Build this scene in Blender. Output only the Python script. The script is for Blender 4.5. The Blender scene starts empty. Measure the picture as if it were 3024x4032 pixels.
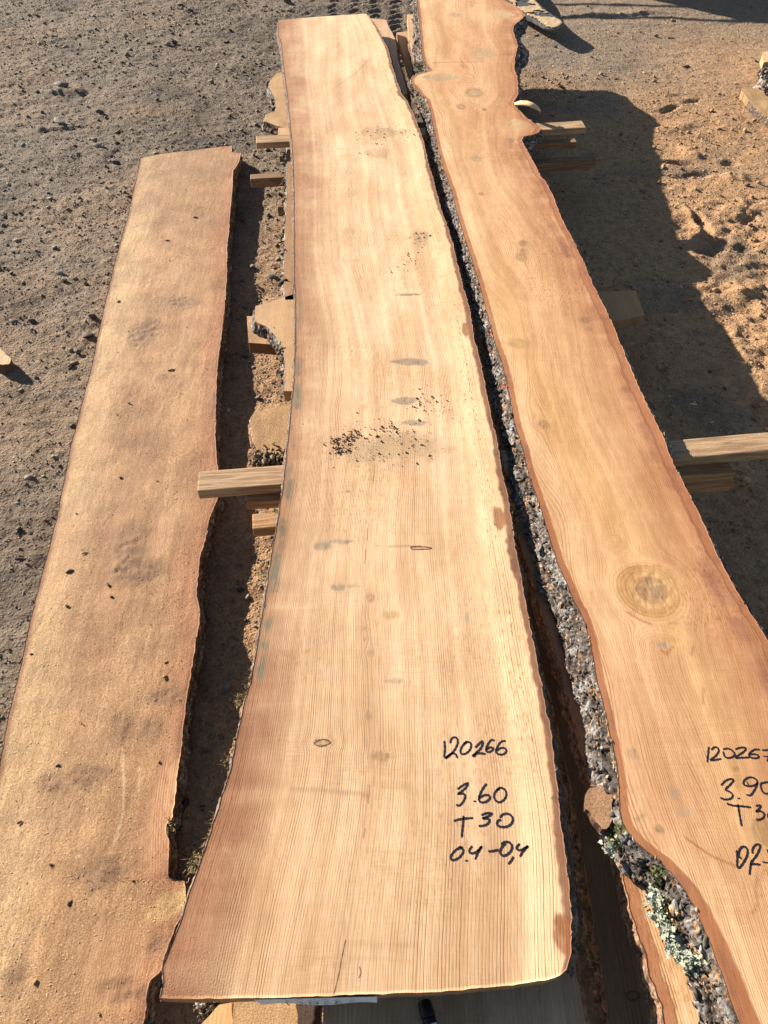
import bpy, bmesh, math, random
import numpy as np
from mathutils import Vector, Matrix
random.seed(7); RNG = np.random.default_rng(7)
R = math.radians
# ------------------------------------------------------------------ camera, world, sun
ZT = 0.27                       # top face of the two raised slabs
CAM_H = 1.178 + ZT
PITCH = 50.0                    # degrees below the horizon
FPX = 3028.0
scene = bpy.context.scene
cam = bpy.data.cameras.new('camera'); cam_ob = bpy.data.objects.new('camera', cam)
scene.collection.objects.link(cam_ob)
cam_ob.location = (0, 0, CAM_H); cam_ob.rotation_euler = (R(90 - PITCH), 0, 0)
cam.sensor_fit = 'VERTICAL'; cam.sensor_height = 24; cam.lens = 24 * FPX / 4032
cam.clip_start = 0.02; cam.clip_end = 300
scene.camera = cam_ob
SHIFT = Vector((0.554, -0.446, -0.27))          # way the sunlight travels
w = bpy.data.worlds.new('World'); scene.world = w; w.use_nodes = True
nt = w.node_tree; bg = nt.nodes['Background']
sky = nt.nodes.new('ShaderNodeTexSky'); sky.sky_type = 'NISHITA'; sky.sun_disc = False
SUN_EL = math.atan2(0.27, math.hypot(0.554, 0.446))
SUN_AZ = math.atan2(-SHIFT.x, -SHIFT.y)   # clockwise from +Y
sky.sun_elevation = SUN_EL; sky.sun_rotation = SUN_AZ
sky.air_density = 1.0; sky.dust_density = 0.4
nt.links.new(sky.outputs[0], bg.inputs[0]); bg.inputs[1].default_value = 0.05
sl = bpy.data.lights.new('sun', 'SUN'); sl.energy = 5.0; sl.angle = R(0.5); sl.color = (1.0, 0.93, 0.82)
so = bpy.data.objects.new('sun', sl); scene.collection.objects.link(so)
so.rotation_euler = SHIFT.to_track_quat('-Z', 'Y').to_euler(); so.location = (-6, 5, 4)
vs = scene.view_settings; vs.view_transform = 'Standard'; vs.look = 'None'; vs.gamma = 1; vs.use_curve_mapping = False
vs.exposure = 1.35
try: vs.use_white_balance = False
except Exception: pass

# ------------------------------------------------------------------ helpers
def P(px, py, z):
    """place on the level plane at height z that is seen at pixel px, py of the 3024 x 4032 photograph"""
    px = np.asarray(px, float); py = np.asarray(py, float)
    a = np.radians(PITCH) + np.arctan((py - 2016) / FPX)
    h = CAM_H - z
    Y = h / np.tan(a)
    dep = Y * math.cos(R(PITCH)) + h * math.sin(R(PITCH))
    return (px - 1512) / FPX * dep, Y
def PV(px, py, z):
    x, y = P(px, py, z); return Vector((float(x), float(y), z))
def PL(pts, z):
    a = np.array(pts, float); x, y = P(a[:, 0], a[:, 1], z); return np.stack([x, y], 1)

def _h(ix, iy, s):
    n = (ix.astype(np.int64) * 374761393 + iy.astype(np.int64) * 668265263 + s * 1442695041) & 0xffffffff
    n = ((n ^ (n >> 13)) * 1274126177) & 0xffffffff
    n = n ^ (n >> 16)
    return (n & 0xffffff) / float(0xffffff)
def vn(x, y, s=0):
    ix = np.floor(x); iy = np.floor(y); fx = x - ix; fy = y - iy
    fx = fx * fx * (3 - 2 * fx); fy = fy * fy * (3 - 2 * fy)
    a = _h(ix, iy, s); b = _h(ix + 1, iy, s); c = _h(ix, iy + 1, s); d = _h(ix + 1, iy + 1, s)
    return (a + (b - a) * fx) * (1 - fy) + (c + (d - c) * fx) * fy
def fbm(x, y, s=0, o=4, g=0.5):
    v = 0; amp = 1; t = 0
    for i in range(o):
        v = v + amp * vn(x * 2 ** i + 17.3 * i, y * 2 ** i - 9.1 * i, s + i); t += amp; amp *= g
    return v / t * 2 - 1
def worley(x, y, s=0):
    ix = np.floor(x); iy = np.floor(y)
    f1 = np.full(x.shape, 9.0); f2 = np.full(x.shape, 9.0); cid = np.zeros(x.shape)
    for dx in (-1, 0, 1):
        for dy in (-1, 0, 1):
            cx = ix + dx; cy = iy + dy
            px = cx + _h(cx, cy, s); py = cy + _h(cx, cy, s + 5)
            d = np.hypot(px - x, py - y); r = _h(cx, cy, s + 11)
            closer = d < f1
            f2 = np.where(closer, f1, np.minimum(f2, d)); cid = np.where(closer, r, cid); f1 = np.where(closer, d, f1)
    return f1, f2, cid
def sst(a, b, x):
    t = np.clip((x - a) / (b - a), 0, 1); return t * t * (3 - 2 * t)
def mixc(col, c, m):
    return col + (np.array(c) - col) * m[..., None]

def link(o, parent=None):
    scene.collection.objects.link(o)
    if parent is not None: o.parent = parent
    return o
def mesh_np(name, V, F, mat, parent=None, smooth=True, attrs=None):
    V = np.asarray(V, np.float32); me = bpy.data.meshes.new(name)
    if isinstance(F, np.ndarray):
        k = F.shape[1]; n = F.shape[0]
        me.vertices.add(len(V)); me.vertices.foreach_set('co', V.ravel())
        me.loops.add(n * k); me.loops.foreach_set('vertex_index', F.astype(np.int32).ravel())
        me.polygons.add(n); me.polygons.foreach_set('loop_start', (np.arange(n) * k).astype(np.int32))
        me.update(calc_edges=True)
    else:
        me.from_pydata([tuple(map(float, v)) for v in V], [], [tuple(int(i) for i in f) for f in F]); me.update()
    if smooth: me.polygons.foreach_set('use_smooth', np.ones(len(me.polygons), bool))
    for k_, a in (attrs or {}).items():
        a = np.asarray(a, np.float32)
        if a.ndim == 2:
            at = me.attributes.new(k_, 'FLOAT_COLOR', 'POINT')
            c = np.ones((len(V), 4), np.float32); c[:, :3] = a; at.data.foreach_set('color', c.ravel())
        else:
            at = me.attributes.new(k_, 'FLOAT', 'POINT'); at.data.foreach_set('value', a.ravel())
    me.materials.append(mat)
    return link(bpy.data.objects.new(name, me), parent)
def gridF(nr, nc, off=0, flip=False):
    i = np.arange(nr - 1)[:, None] * nc + np.arange(nc - 1)[None, :]
    q = np.stack([i, i + nc, i + nc + 1, i + 1], -1).reshape(-1, 4) + off
    return q[:, ::-1] if flip else q
def empty(name, loc, label, cat, group=None, rz=0):
    o = bpy.data.objects.new(name, None); o.location = loc; o.rotation_euler = (0, 0, rz); o.empty_display_size = .05
    o['label'] = label; o['category'] = cat
    if group: o['group'] = group
    return link(o)
def tag(o, label=None, cat=None, group=None, kind=None):
    if label: o['label'] = label
    if cat: o['category'] = cat
    if group: o['group'] = group
    if kind: o['kind'] = kind
    return o
def resample(pts, step, extra=None):
    pts = np.asarray(pts, float)
    d = np.r_[0, np.cumsum(np.hypot(*np.diff(pts, axis=0).T))]
    n = max(4, int(d[-1] / step)); s = np.linspace(0, d[-1], n)
    return np.stack([np.interp(s, d, pts[:, k]) for k in range(pts.shape[1])], 1)
def smooth_line(p, k):
    if k < 2: return p
    ker = np.hanning(k + 2)[1:-1]; ker /= ker.sum()
    q = np.stack([np.convolve(np.pad(p[:, i], k, mode='edge'), ker, 'same')[k:-k] for i in range(p.shape[1])], 1)
    q[0] = p[0]; q[-1] = p[-1]; return q
def outnorm(p, side):
    t = np.gradient(p, axis=0); t /= np.linalg.norm(t, axis=1)[:, None] + 1e-9
    return np.stack([-t[:, 1], t[:, 0]], 1) * side

# ------------------------------------------------------------------ materials
class N:
    def __init__(s, name):
        s.m = bpy.data.materials.new(name); s.m.use_nodes = True; s.t = s.m.node_tree
        s.b = s.t.nodes['Principled BSDF']; s.b.inputs['Roughness'].default_value = .8
        try: s.b.inputs['Specular IOR Level'].default_value = .25
        except Exception: pass
    def n(s, kind, **kw):
        o = s.t.nodes.new('ShaderNode' + kind)
        for k, v in kw.items(): setattr(o, k, v)
        return o
    def l(s, a, b): s.t.links.new(a, b)
    def val(s, sock, v):
        if isinstance(v, (int, float, tuple)): sock.default_value = v
        else: s.l(v, sock)
    def math(s, op, a, b=0.0, clamp=False):
        o = s.n('Math', operation=op, use_clamp=clamp); s.val(o.inputs[0], a); s.val(o.inputs[1], b); return o.outputs[0]
    def mix(s, f, a, b, mode='MIX'):
        o = s.n('Mix', data_type='RGBA', blend_type=mode)
        s.val(o.inputs[0], f); s.val(o.inputs[6], a if not (isinstance(a, tuple) and len(a) == 3) else a + (1,))
        s.val(o.inputs[7], b if not (isinstance(b, tuple) and len(b) == 3) else b + (1,)); return o.outputs[2]
    def map(s, vec, scale, rot=(0, 0, 0)):
        o = s.n('Mapping'); s.l(vec, o.inputs[0]); o.inputs['Scale'].default_value = scale; o.inputs['Rotation'].default_value = rot; return o.outputs[0]
    def noise(s, vec, scale, detail=4, rough=.55):
        o = s.n('TexNoise'); s.l(vec, o.inputs['Vector']); o.inputs['Scale'].default_value = scale
        o.inputs['Detail'].default_value = detail; o.inputs['Roughness'].default_value = rough; return o.outputs[0]
    def voro(s, vec, scale, feature='F1'):
        o = s.n('TexVoronoi', feature=feature); s.l(vec, o.inputs['Vector']); o.inputs['Scale'].default_value = scale; return o
    def ramp(s, f, a, b, ca=0.0, cb=1.0):
        o = s.n('MapRange'); o.interpolation_type = 'SMOOTHSTEP'
        s.val(o.inputs[0], f); o.inputs[1].default_value = a; o.inputs[2].default_value = b
        o.inputs[3].default_value = ca; o.inputs[4].default_value = cb; return o.outputs[0]
    def attr(s, name, out='Fac'):
        o = s.n('Attribute', attribute_name=name); return o.outputs[out]
    def obj(s): return s.n('TexCoord').outputs['Object']
    def bump(s, h, dist, strength=1.0, prev=None):
        o = s.n('Bump'); s.val(o.inputs['Height'], h); o.inputs['Distance'].default_value = dist; o.inputs['Strength'].default_value = strength
        if prev is not None: s.l(prev, o.inputs['Normal'])
        return o.outputs[0]
    def done(s, col, normal=None, rough=None):
        s.val(s.b.inputs['Base Color'], col if not isinstance(col, tuple) else col + (1,))
        if normal is not None: s.l(normal, s.b.inputs['Normal'])
        if rough is not None: s.val(s.b.inputs['Roughness'], rough)
        return s.m

def slab_material():
    g = N('sawn_wood'); co = g.obj()
    tint = g.attr('tint', 'Color'); ring = g.attr('ring'); lines = g.attr('lines'); dust = g.attr('dust'); dark = g.attr('fleck')
    n1 = g.noise(g.map(co, (26, 3.0, 26)), 1, 3)
    n2 = g.noise(g.map(co, (110, 22, 110)), 1, 4, .6)
    r2 = g.math('ADD', ring, g.math('ADD', g.math('MULTIPLY', n1, 1.0), g.math('MULTIPLY', n2, .55)))
    sn = g.math('SINE', g.math('MULTIPLY', r2, 2 * math.pi))
    L = g.math('POWER', g.math('MULTIPLY', g.math('ADD', sn, 1.0), .5), 3.0)
    patch = g.ramp(g.noise(g.map(co, (9, 1.6, 9)), 1, 3), .36, .62, .35, 1.0)
    patch2 = g.ramp(g.noise(g.map(co, (50, 6, 50)), 1, 3), .3, .6, .55, 1.0)
    cx = g.n('CombineXYZ'); g.l(g.math('MULTIPLY', ring, .42), cx.inputs[0]); g.l(g.math('MULTIPLY', n1, .6), cx.inputs[1])
    grp = g.ramp(g.noise(cx.outputs[0], 1.0, 4, .7), .33, .66, .12, 1.0)
    Ls = g.math('MULTIPLY', g.math('MULTIPLY', g.math('MULTIPLY', L, lines), g.math('MULTIPLY', patch, patch2)), grp)
    cz = g.n('CombineXYZ'); g.l(g.math('MULTIPLY', ring, .16), cz.inputs[0])
    col0 = g.mix(1.0, tint, g.mix(g.ramp(g.noise(cz.outputs[0], 1.0, 4, .6), .3, .7), (.86, .80, .74), (1.07, 1.07, 1.06)), 'MULTIPLY')
    col = g.mix(Ls, col0, g.mix(1.0, tint, (.52, .35, .24), 'MULTIPLY'))
    fib = g.noise(g.map(co, (700, 30, 700)), 1, 3, .6)
    col = g.mix(1.0, col, g.mix(g.ramp(fib, .25, .75), (.84, .81, .78), (1.10, 1.10, 1.10)), 'MULTIPLY')
    kerf = g.noise(g.map(co, (38, 330, 38), (0, 0, .05)), 1, 4, .7)
    kerf2 = g.noise(g.map(co, (9, 70, 9), (0, 0, .05)), 1, 5, .6)
    col = g.mix(1.0, col, g.mix(g.math('ADD', g.math('MULTIPLY', g.math('SUBTRACT', g.ramp(kerf, .3, .7), .6), g.ramp(g.noise(co, 7, 3), .45, .65, .0, 1.0)), .6), (.92, .87, .82), (1.03, 1.03, 1.03)), 'MULTIPLY')
    col = g.mix(1.0, col, g.mix(g.ramp(kerf2, .3, .7), (.975, .96, .95), (1.01, 1.01, 1.01)), 'MULTIPLY')
    blot = g.noise(g.map(co, (16, 5, 16)), 1, 5, .62)
    col = g.mix(1.0, col, g.mix(g.ramp(blot, .3, .7), (.87, .80, .74), (1.08, 1.08, 1.08)), 'MULTIPLY')
    # resin flecks and specks
    fl = g.ramp(g.noise(g.map(co, (330, 75, 330)), 1, 3), .54, .62)
    col = g.mix(g.math('MULTIPLY', fl, dark), col, g.mix(1.0, col, (.62, .36, .2), 'MULTIPLY'))
    sp = g.ramp(g.voro(co, 90).outputs['Distance'], .03, .08, 1.0, 0.0)
    col = g.mix(g.math('MULTIPLY', sp, .5), col, (.12, .07, .04))
    # sawdust
    gr = g.noise(co, 800, 3, .8); gr2 = g.noise(co, 330, 4, .75); big = g.noise(co, 14, 5, .6)
    dcol = g.mix(g.ramp(g.math('ADD', g.math('MULTIPLY', gr, .4), g.math('MULTIPLY', gr2, .6)), .38, .62), (.66, .60, .54), (1.22, 1.22, 1.22))
    dcol = g.mix(1.0, dcol, g.mix(g.ramp(big, .32, .68), (.82, .79, .76), (1.1, 1.08, 1.06)), 'MULTIPLY')
    dcol = g.mix(1.0, tint, dcol, 'MULTIPLY')
    dcol = g.mix(g.math('MULTIPLY', Ls, .45), dcol, g.mix(1.0, dcol, (.62, .5, .4), 'MULTIPLY'))
    dst = g.noise(g.map(co, (60, 5, 60)), 1, 4, .6)
    dcol = g.mix(1.0, dcol, g.mix(g.ramp(dst, .3, .7), (.86, .82, .78), (1.08, 1.07, 1.06)), 'MULTIPLY')
    dsp = g.ramp(g.noise(co, 420, 2, .5), .60, .68)
    dcol = g.mix(g.math('MULTIPLY', dsp, .2), dcol, g.mix(1.0, dcol, (.45, .36, .3), 'MULTIPLY'))
    sp2 = g.ramp(g.voro(co, 55).outputs['Distance'], .06, .11, 1.0, 0.0)
    dcol = g.mix(g.math('MULTIPLY', g.math('MULTIPLY', sp2, .5), g.ramp(g.noise(co, 5, 3), .55, .66)), dcol, (.12, .08, .05))
    col = g.mix(dust, col, dcol)
    hw = g.math('ADD', g.math('MULTIPLY', fib, .35), g.math('ADD', g.math('MULTIPLY', kerf, .14), g.math('ADD', g.math('MULTIPLY', kerf2, .05), g.math('MULTIPLY', Ls, -.4))))
    hd = g.math('ADD', g.math('MULTIPLY', gr, .9), g.math('MULTIPLY', gr2, 2.0))
    h = g.math('ADD', g.math('MULTIPLY', hw, g.math('SUBTRACT', 1.0, dust)), g.math('MULTIPLY', g.math('MULTIPLY', hd, g.ramp(g.noise(co, 6, 4), .35, .65, .8, 2.2)), dust))
    return g.done(col, g.bump(h, .0011, .8), .72)
M_SLAB = slab_material()

def bark_material():
    g = N('bark'); co = g.obj(); tint = g.attr('tint', 'Color')
    n = g.noise(co, 160, 4, .65); n2 = g.noise(co, 45, 4, .6)
    col = g.mix(1.0, tint, g.mix(g.ramp(n, .3, .72), (.5, .47, .44), (1.5, 1.5, 1.5)), 'MULTIPLY')
    col = g.mix(1.0, col, g.mix(g.ramp(n2, .3, .7), (.7, .68, .66), (1.25, 1.22, 1.2)), 'MULTIPLY')
    return g.done(col, g.bump(g.math('ADD', n, g.math('MULTIPLY', n2, 1.5)), .003, .9), .85)
M_BARK = bark_material()

def lumber_material(name, a, b):
    g = N(name); co = g.obj()
    ww = g.noise(g.map(co, (3, 40, 40)), 1, 3)
    wv = g.math('SINE', g.math('MULTIPLY', ww, 34.0))
    f = g.noise(g.map(co, (18, 260, 260)), 1, 4, .6)
    col = g.mix(g.ramp(wv, -.6, 1.0), a + (1,), b + (1,))
    col = g.mix(1.0, col, g.mix(g.ramp(f, .3, .7), (.78, .75, .72), (1.12, 1.1, 1.1)), 'MULTIPLY')
    d = g.noise(co, 7, 5, .6)
    col = g.mix(g.ramp(d, .55, .75, 0, .45), col, (.17, .11, .07))
    gr = g.noise(co, 320, 3, .7)
    return g.done(col, g.bump(g.math('ADD', f, gr), .0012, .8), .8)
M_LUMBER = lumber_material('weathered_lumber', (.47, .31, .175), (.33, .20, .11))
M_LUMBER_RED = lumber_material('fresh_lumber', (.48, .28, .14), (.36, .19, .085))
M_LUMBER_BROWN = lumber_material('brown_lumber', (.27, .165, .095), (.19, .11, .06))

def ground_material():
    g = N('yard_soil'); co = g.obj(); tint = g.attr('tint', 'Color'); rgh = g.attr('rough')
    n = g.noise(co, 130, 4, .65); n2 = g.noise(co, 34, 5, .6); n3 = g.noise(co, 380, 2, .6)
    col = g.mix(1.0, tint, g.mix(g.ramp(n, .28, .72), (.74, .72, .70), (1.2, 1.19, 1.17)), 'MULTIPLY')
    col = g.mix(1.0, col, g.mix(g.ramp(n2, .3, .7), (.82, .80, .78), (1.14, 1.12, 1.1)), 'MULTIPLY')
    v = g.voro(co, 85); pe = g.ramp(v.outputs['Distance'], .10, .34, 1.0, 0.0)
    h = g.math('ADD', g.math('MULTIPLY', n2, 2.0), g.math('ADD', n, g.math('MULTIPLY', n3, .35)))
    h = g.math('ADD', h, g.math('MULTIPLY', pe, .7))
    h = g.math('MULTIPLY', h, g.math('ADD', .25, rgh))
    return g.done(col, g.bump(h, .0065, .85), .9)
M_GROUND = ground_material()

def tinted(name, rough=.85, sc=300, amt=.0006):
    g = N(name); co = g.obj(); n = g.noise(co, sc, 4, .6)
    col = g.mix(1.0, g.attr('tint', 'Color'), g.mix(g.ramp(n, .3, .7), (.78, .77, .76), (1.15, 1.15, 1.15)), 'MULTIPLY')
    return g.done(col, g.bump(n, amt), rough)
M_STONE = tinted('stone', .8, 200, .001)
def flat(name, c, rough=.7, metal=0.0, sc=150, var=.15):
    g = N(name); n = g.noise(g.obj(), sc, 4, .6)
    lo = tuple(x * (1 - var) for x in c); hi = tuple(min(1, x * (1 + var)) for x in c)
    g.b.inputs['Metallic'].default_value = metal
    return g.done(g.mix(g.ramp(n, .3, .7), lo, hi), g.bump(n, .0006, .5), rough)
M_INK = flat('marker_ink', (.018, .014, .022), .6)
M_CRACK = flat('dark_crack', (.13, .065, .035), .9)
M_CHIP = flat('bark_chip', (.10, .062, .042), .85, var=.5)
M_PALE = flat('pale_splinter', (.62, .45, .24), .75)
M_METAL = flat('worn_steel', (.16, .165, .17), .5, .6, 60, .25)
M_DUST = flat('sawdust_heap', (.50, .345, .19), .95, 0, 260, .2)
M_PAPER = flat('paper', (.74, .74, .75), .7, var=.03)
M_PEN = flat('black_plastic', (.012, .012, .016), .3)
M_PENLIGHT = flat('grey_plastic', (.05, .06, .10), .35)
M_MOSS = flat('moss', (.075, .085, .022), .95, var=.5)
M_STRAW = flat('dry_moss', (.20, .145, .065), .95, var=.4)
M_LICHEN = flat('lichen', (.38, .39, .28), .9, 0, 300, .25)

# ------------------------------------------------------------------ ground
def ground():
    step = .0085
    xs = np.arange(-2.3, 2.7, step); ys = np.arange(-.35, 5.6, step)
    X, Y = np.meshgrid(xs, ys)
    cx = .55 + (Y - 3) * .05
    right = sst(-.15, .45, X - (.05 + .12 * Y) + .12 * fbm(X * 2.2, Y * 2.2, 3))      # sawdust side
    gap = np.exp(-((X + .28) / .22) ** 2) * sst(3.2, 2.2, Y)
    patch = sst(.05, .55, fbm(X * 1.7, Y * 2.3, 9, 4) + .55 * np.exp(-((X + .75) / .45) ** 2 - ((Y - 2.4) / 1.0) ** 2))
    saw = np.clip(np.maximum(np.maximum(right * .95, gap * .9), patch * .26), 0, 1)
    fr = sst(3.3, 4.1, Y + .1 * fbm(X * 3, Y * 3, 21)) * sst(.3, 1.0, X)
    saw = saw * (1 - .75 * fr * (1 - .85 * np.exp(-((X - 1.72) / .42) ** 2 - ((Y - 4.05) / .42) ** 2)))
    grey_p = sst(.18, .5, fbm(X * 3.4, Y * 3.4, 31, 5)) * right
    saw = saw * (1 - .62 * grey_p)
    rough = np.clip(1.0 - .55 * right + .35 * fbm(X * 3, Y * 3, 5) * right, .12, 1)
    rough = np.where(fr > .5, rough * .55, rough)
    ruf = sst(.5, 1.2, X) * sst(3.1, 2.3, Y)                                         # trampled, clodded part
    h = .010 * fbm(X * 2.2, Y * 2.2, 1, 3) + .0016 * (RNG.random(X.shape) - .5)
    h += (.0075 * fbm(X * 13, Y * 16, 2, 4)) * (.35 + .65 * rough)
    f1, f2, c = worley(X * 33 + .5 * fbm(X * 20, Y * 20, 4), Y * 33, 7)
    h += .0045 * (c ** 2.6) * sst(.62, .15, f1) * rough * (1 - .7 * right)
    f1, f2, c = worley(X * 62, Y * 62, 8)
    h += .0036 * (c ** 2) * sst(.6, .1, f1) * rough
    cl = fbm(X * 26, Y * 34, 16, 4); h += .0050 * np.floor(cl * 4) / 4 * .55 * (.4 + .6 * rough) * (1 - .5 * right)
    rid = 1 - np.abs(fbm(X * 7, Y * 9, 14, 4)) * 2.4
    h += ruf * (.010 * np.clip(rid, 0, 1) ** 2 + .008 * fbm(X * 22, Y * 22, 15, 3) + .006 * fbm(X * 48, Y * 55, 17, 2))
    # tyre ripples beyond the slabs
    m = np.exp(-((X - .02) / .42) ** 2 - ((Y - 4.35) / .75) ** 2)
    h += m * .010 * np.sin(Y * 2 * np.pi / .085 + 1.2 * fbm(X * 6, Y * 2, 12) + 1.5 * np.sin(X * 55)) 
    # tyre lugs and shoe soles pressed into the sawdust
    def tread(px, py, lx, ly, ang, per, amp, cross=False):
        cx_, cy_ = P(px, py, 0); dx = X - cx_; dy = Y - cy_; ca, sa = math.cos(ang), math.sin(ang)
        u = dx * ca + dy * sa; v = -dx * sa + dy * ca
        mk = np.exp(-(u / lx) ** 4 - (v / ly) ** 4)
        s = np.sin(u * 2 * np.pi / per)
        if cross: s = s * np.sin(v * 2 * np.pi / per)
        return (mk * amp * s * .75 - mk * amp * .9) * sst(-.35, .3, fbm(X * 9, Y * 9, 48, 3)) * .8
    nonlocal_h = 0
    for a in [(2560, 290, .20, .16, .5, .034, .0030, True), (2510, 175, .09, .045, .1, .022, .0028), (2910, 222, .10, .05, -.2, .020, .0026),
              (2835, 240, .09, .04, -.2, .020, .0024), (2440, 360, .06, .04, .1, .020, .0028), (2685, 395, .12, .08, 1.0, .03, .003, True),
              (2765, 530, .10, .06, 1.4, .024, .0026), (190, 1960, .06, .09, .4, .02, .002, True), (2200, 1130, .07, .05, .2, .022, .0022),
              (2560, 1420, .10, .06, .9, .022, .0022), (960, 870, .06, .08, .5, .02, .002), (50, 2520, .05, .05, .4, .018, .002, True),
              (700, 95, .16, .12, .3, .03, .0028, True), (860, 400, .12, .12, .5, .028, .002, True)]:
        nonlocal_h = nonlocal_h + tread(*a)
    h += nonlocal_h
    # gouges and lumps in the sawdust, each with its own outline
    def blob(px, py, rx, ry, ang, amp):
        cx_, cy_ = P(px, py, 0); dx = X - cx_; dy = Y - cy_; ca, sa = math.cos(ang), math.sin(ang)
        u = dx * ca + dy * sa; v = -dx * sa + dy * ca
        q = np.sqrt((u / rx) ** 2 + (v / ry) ** 2) + .35 * fbm(X * 25, Y * 25, 44, 3)
        return amp * .62 * sst(1.25, .45, q) * (1 + .5 * fbm(X * 45, Y * 45, 45, 3))
    for a in [(2775, 900, .02, .14, .12, -.035), (2790, 985, .05, .03, .2, -.015), (2755, 880, .03, .12, .12, .022), (2680, 640, .07, .022, -.2, -.03), (2720, 600, .03, .06, .4, .02),
              (2640, 425, .07, .018, .7, -.02), (2670, 375, .06, .02, .2, -.012), (2725, 395, .06, .02, .4, -.014), (2870, 640, .035, .03, 0, -.02),
              (2740, 690, .08, .03, .3, -.016), (2950, 870, .05, .03, .8, -.02), (2650, 505, .10, .05, .5, .012), (2900, 700, .06, .035, -.5, .02),
              (2810, 1200, .09, .05, .4, .014), (2930, 1130, .07, .06, 0, .02), (2880, 840, .12, .04, .8, .012), (2740, 1330, .08, .05, .5, -.012),
              (2930, 480, .20, .035, -.75, .010), (2440, 60, .3, .03, .1, .02), (240, 365, .12, .05, 0, .018), (240, 500, .15, .04, .2, .012), (640, 720, .05, .04, 0, .01)]:
        h += blob(*a)
    bx = np.minimum(sst(0, .35, X - xs[0]), sst(0, .35, xs[-1] - X)); by = np.minimum(sst(0, .3, Y - ys[0]), sst(0, .3, ys[-1] - Y))
    h = h * bx * by
    under = sst(.1, .0, np.abs(X + .55 - .0 * Y) - .0) * 0
    base = np.ones(X.shape + (3,)) * np.array((.198, .152, .110))
    base = mixc(base, (.120, .092, .068), sst(.0, .6, fbm(X * 5, Y * 5, 41, 4)))
    base = mixc(base, (.21, .185, .155), fr * .9)
    base = mixc(base, (.425, .25, .13), saw)
    base = mixc(base, (.145, .12, .098), np.exp(-((X + 1.75) / .3) ** 2 - ((Y - 2.75) / .5) ** 2) * .8)
    z0 = h
    V = np.stack([X, Y, z0], -1).reshape(-1, 3)
    o = mesh_np('ground', V, gridF(len(ys), len(xs), flip=True), M_GROUND, attrs={'tint': base.reshape(-1, 3), 'rough': rough.ravel()})
    tag(o, kind='structure')
    # the yard beyond, out to the horizon
    a = np.array([xs[0], xs[-1]]); b = np.array([ys[0], ys[-1]])
    gx = np.r_[-120, -20, a[0], a[1], 20, 120]; gy = np.r_[-120, -20, b[0], b[1], 20, 120]
    GX, GY = np.meshgrid(gx, gy); V2 = np.stack([GX, GY, np.zeros_like(GX)], -1).reshape(-1, 3)
    F2 = [f for k, f in enumerate(gridF(6, 6, flip=True).tolist()) if k != 2 * 5 + 2]
    col = np.ones((len(V2), 3)) * np.array((.22, .175, .13))
    o2 = mesh_np('ground_beyond', V2, np.array(F2), M_GROUND, smooth=False, attrs={'tint': col, 'rough': np.full(len(V2), .8)})
    tag(o2, kind='structure')
    def zat(x, y):
        j = int(round((x - xs[0]) / step)); i = int(round((y - ys[0]) / step))
        j = min(max(j, 0), len(xs) - 1); i = min(max(i, 0), len(ys) - 1); return float(h[i, j])
    return zat, (xs, ys, h)
ZAT, GH = ground()
def zarr(x, y):
    xs, ys, h = GH
    j = np.clip(np.round((x - xs[0]) / (xs[1] - xs[0])).astype(int), 0, len(xs) - 1); i = np.clip(np.round((y - ys[0]) / (ys[1] - ys[0])).astype(int), 0, len(ys) - 1)
    return h[i, j]

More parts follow.
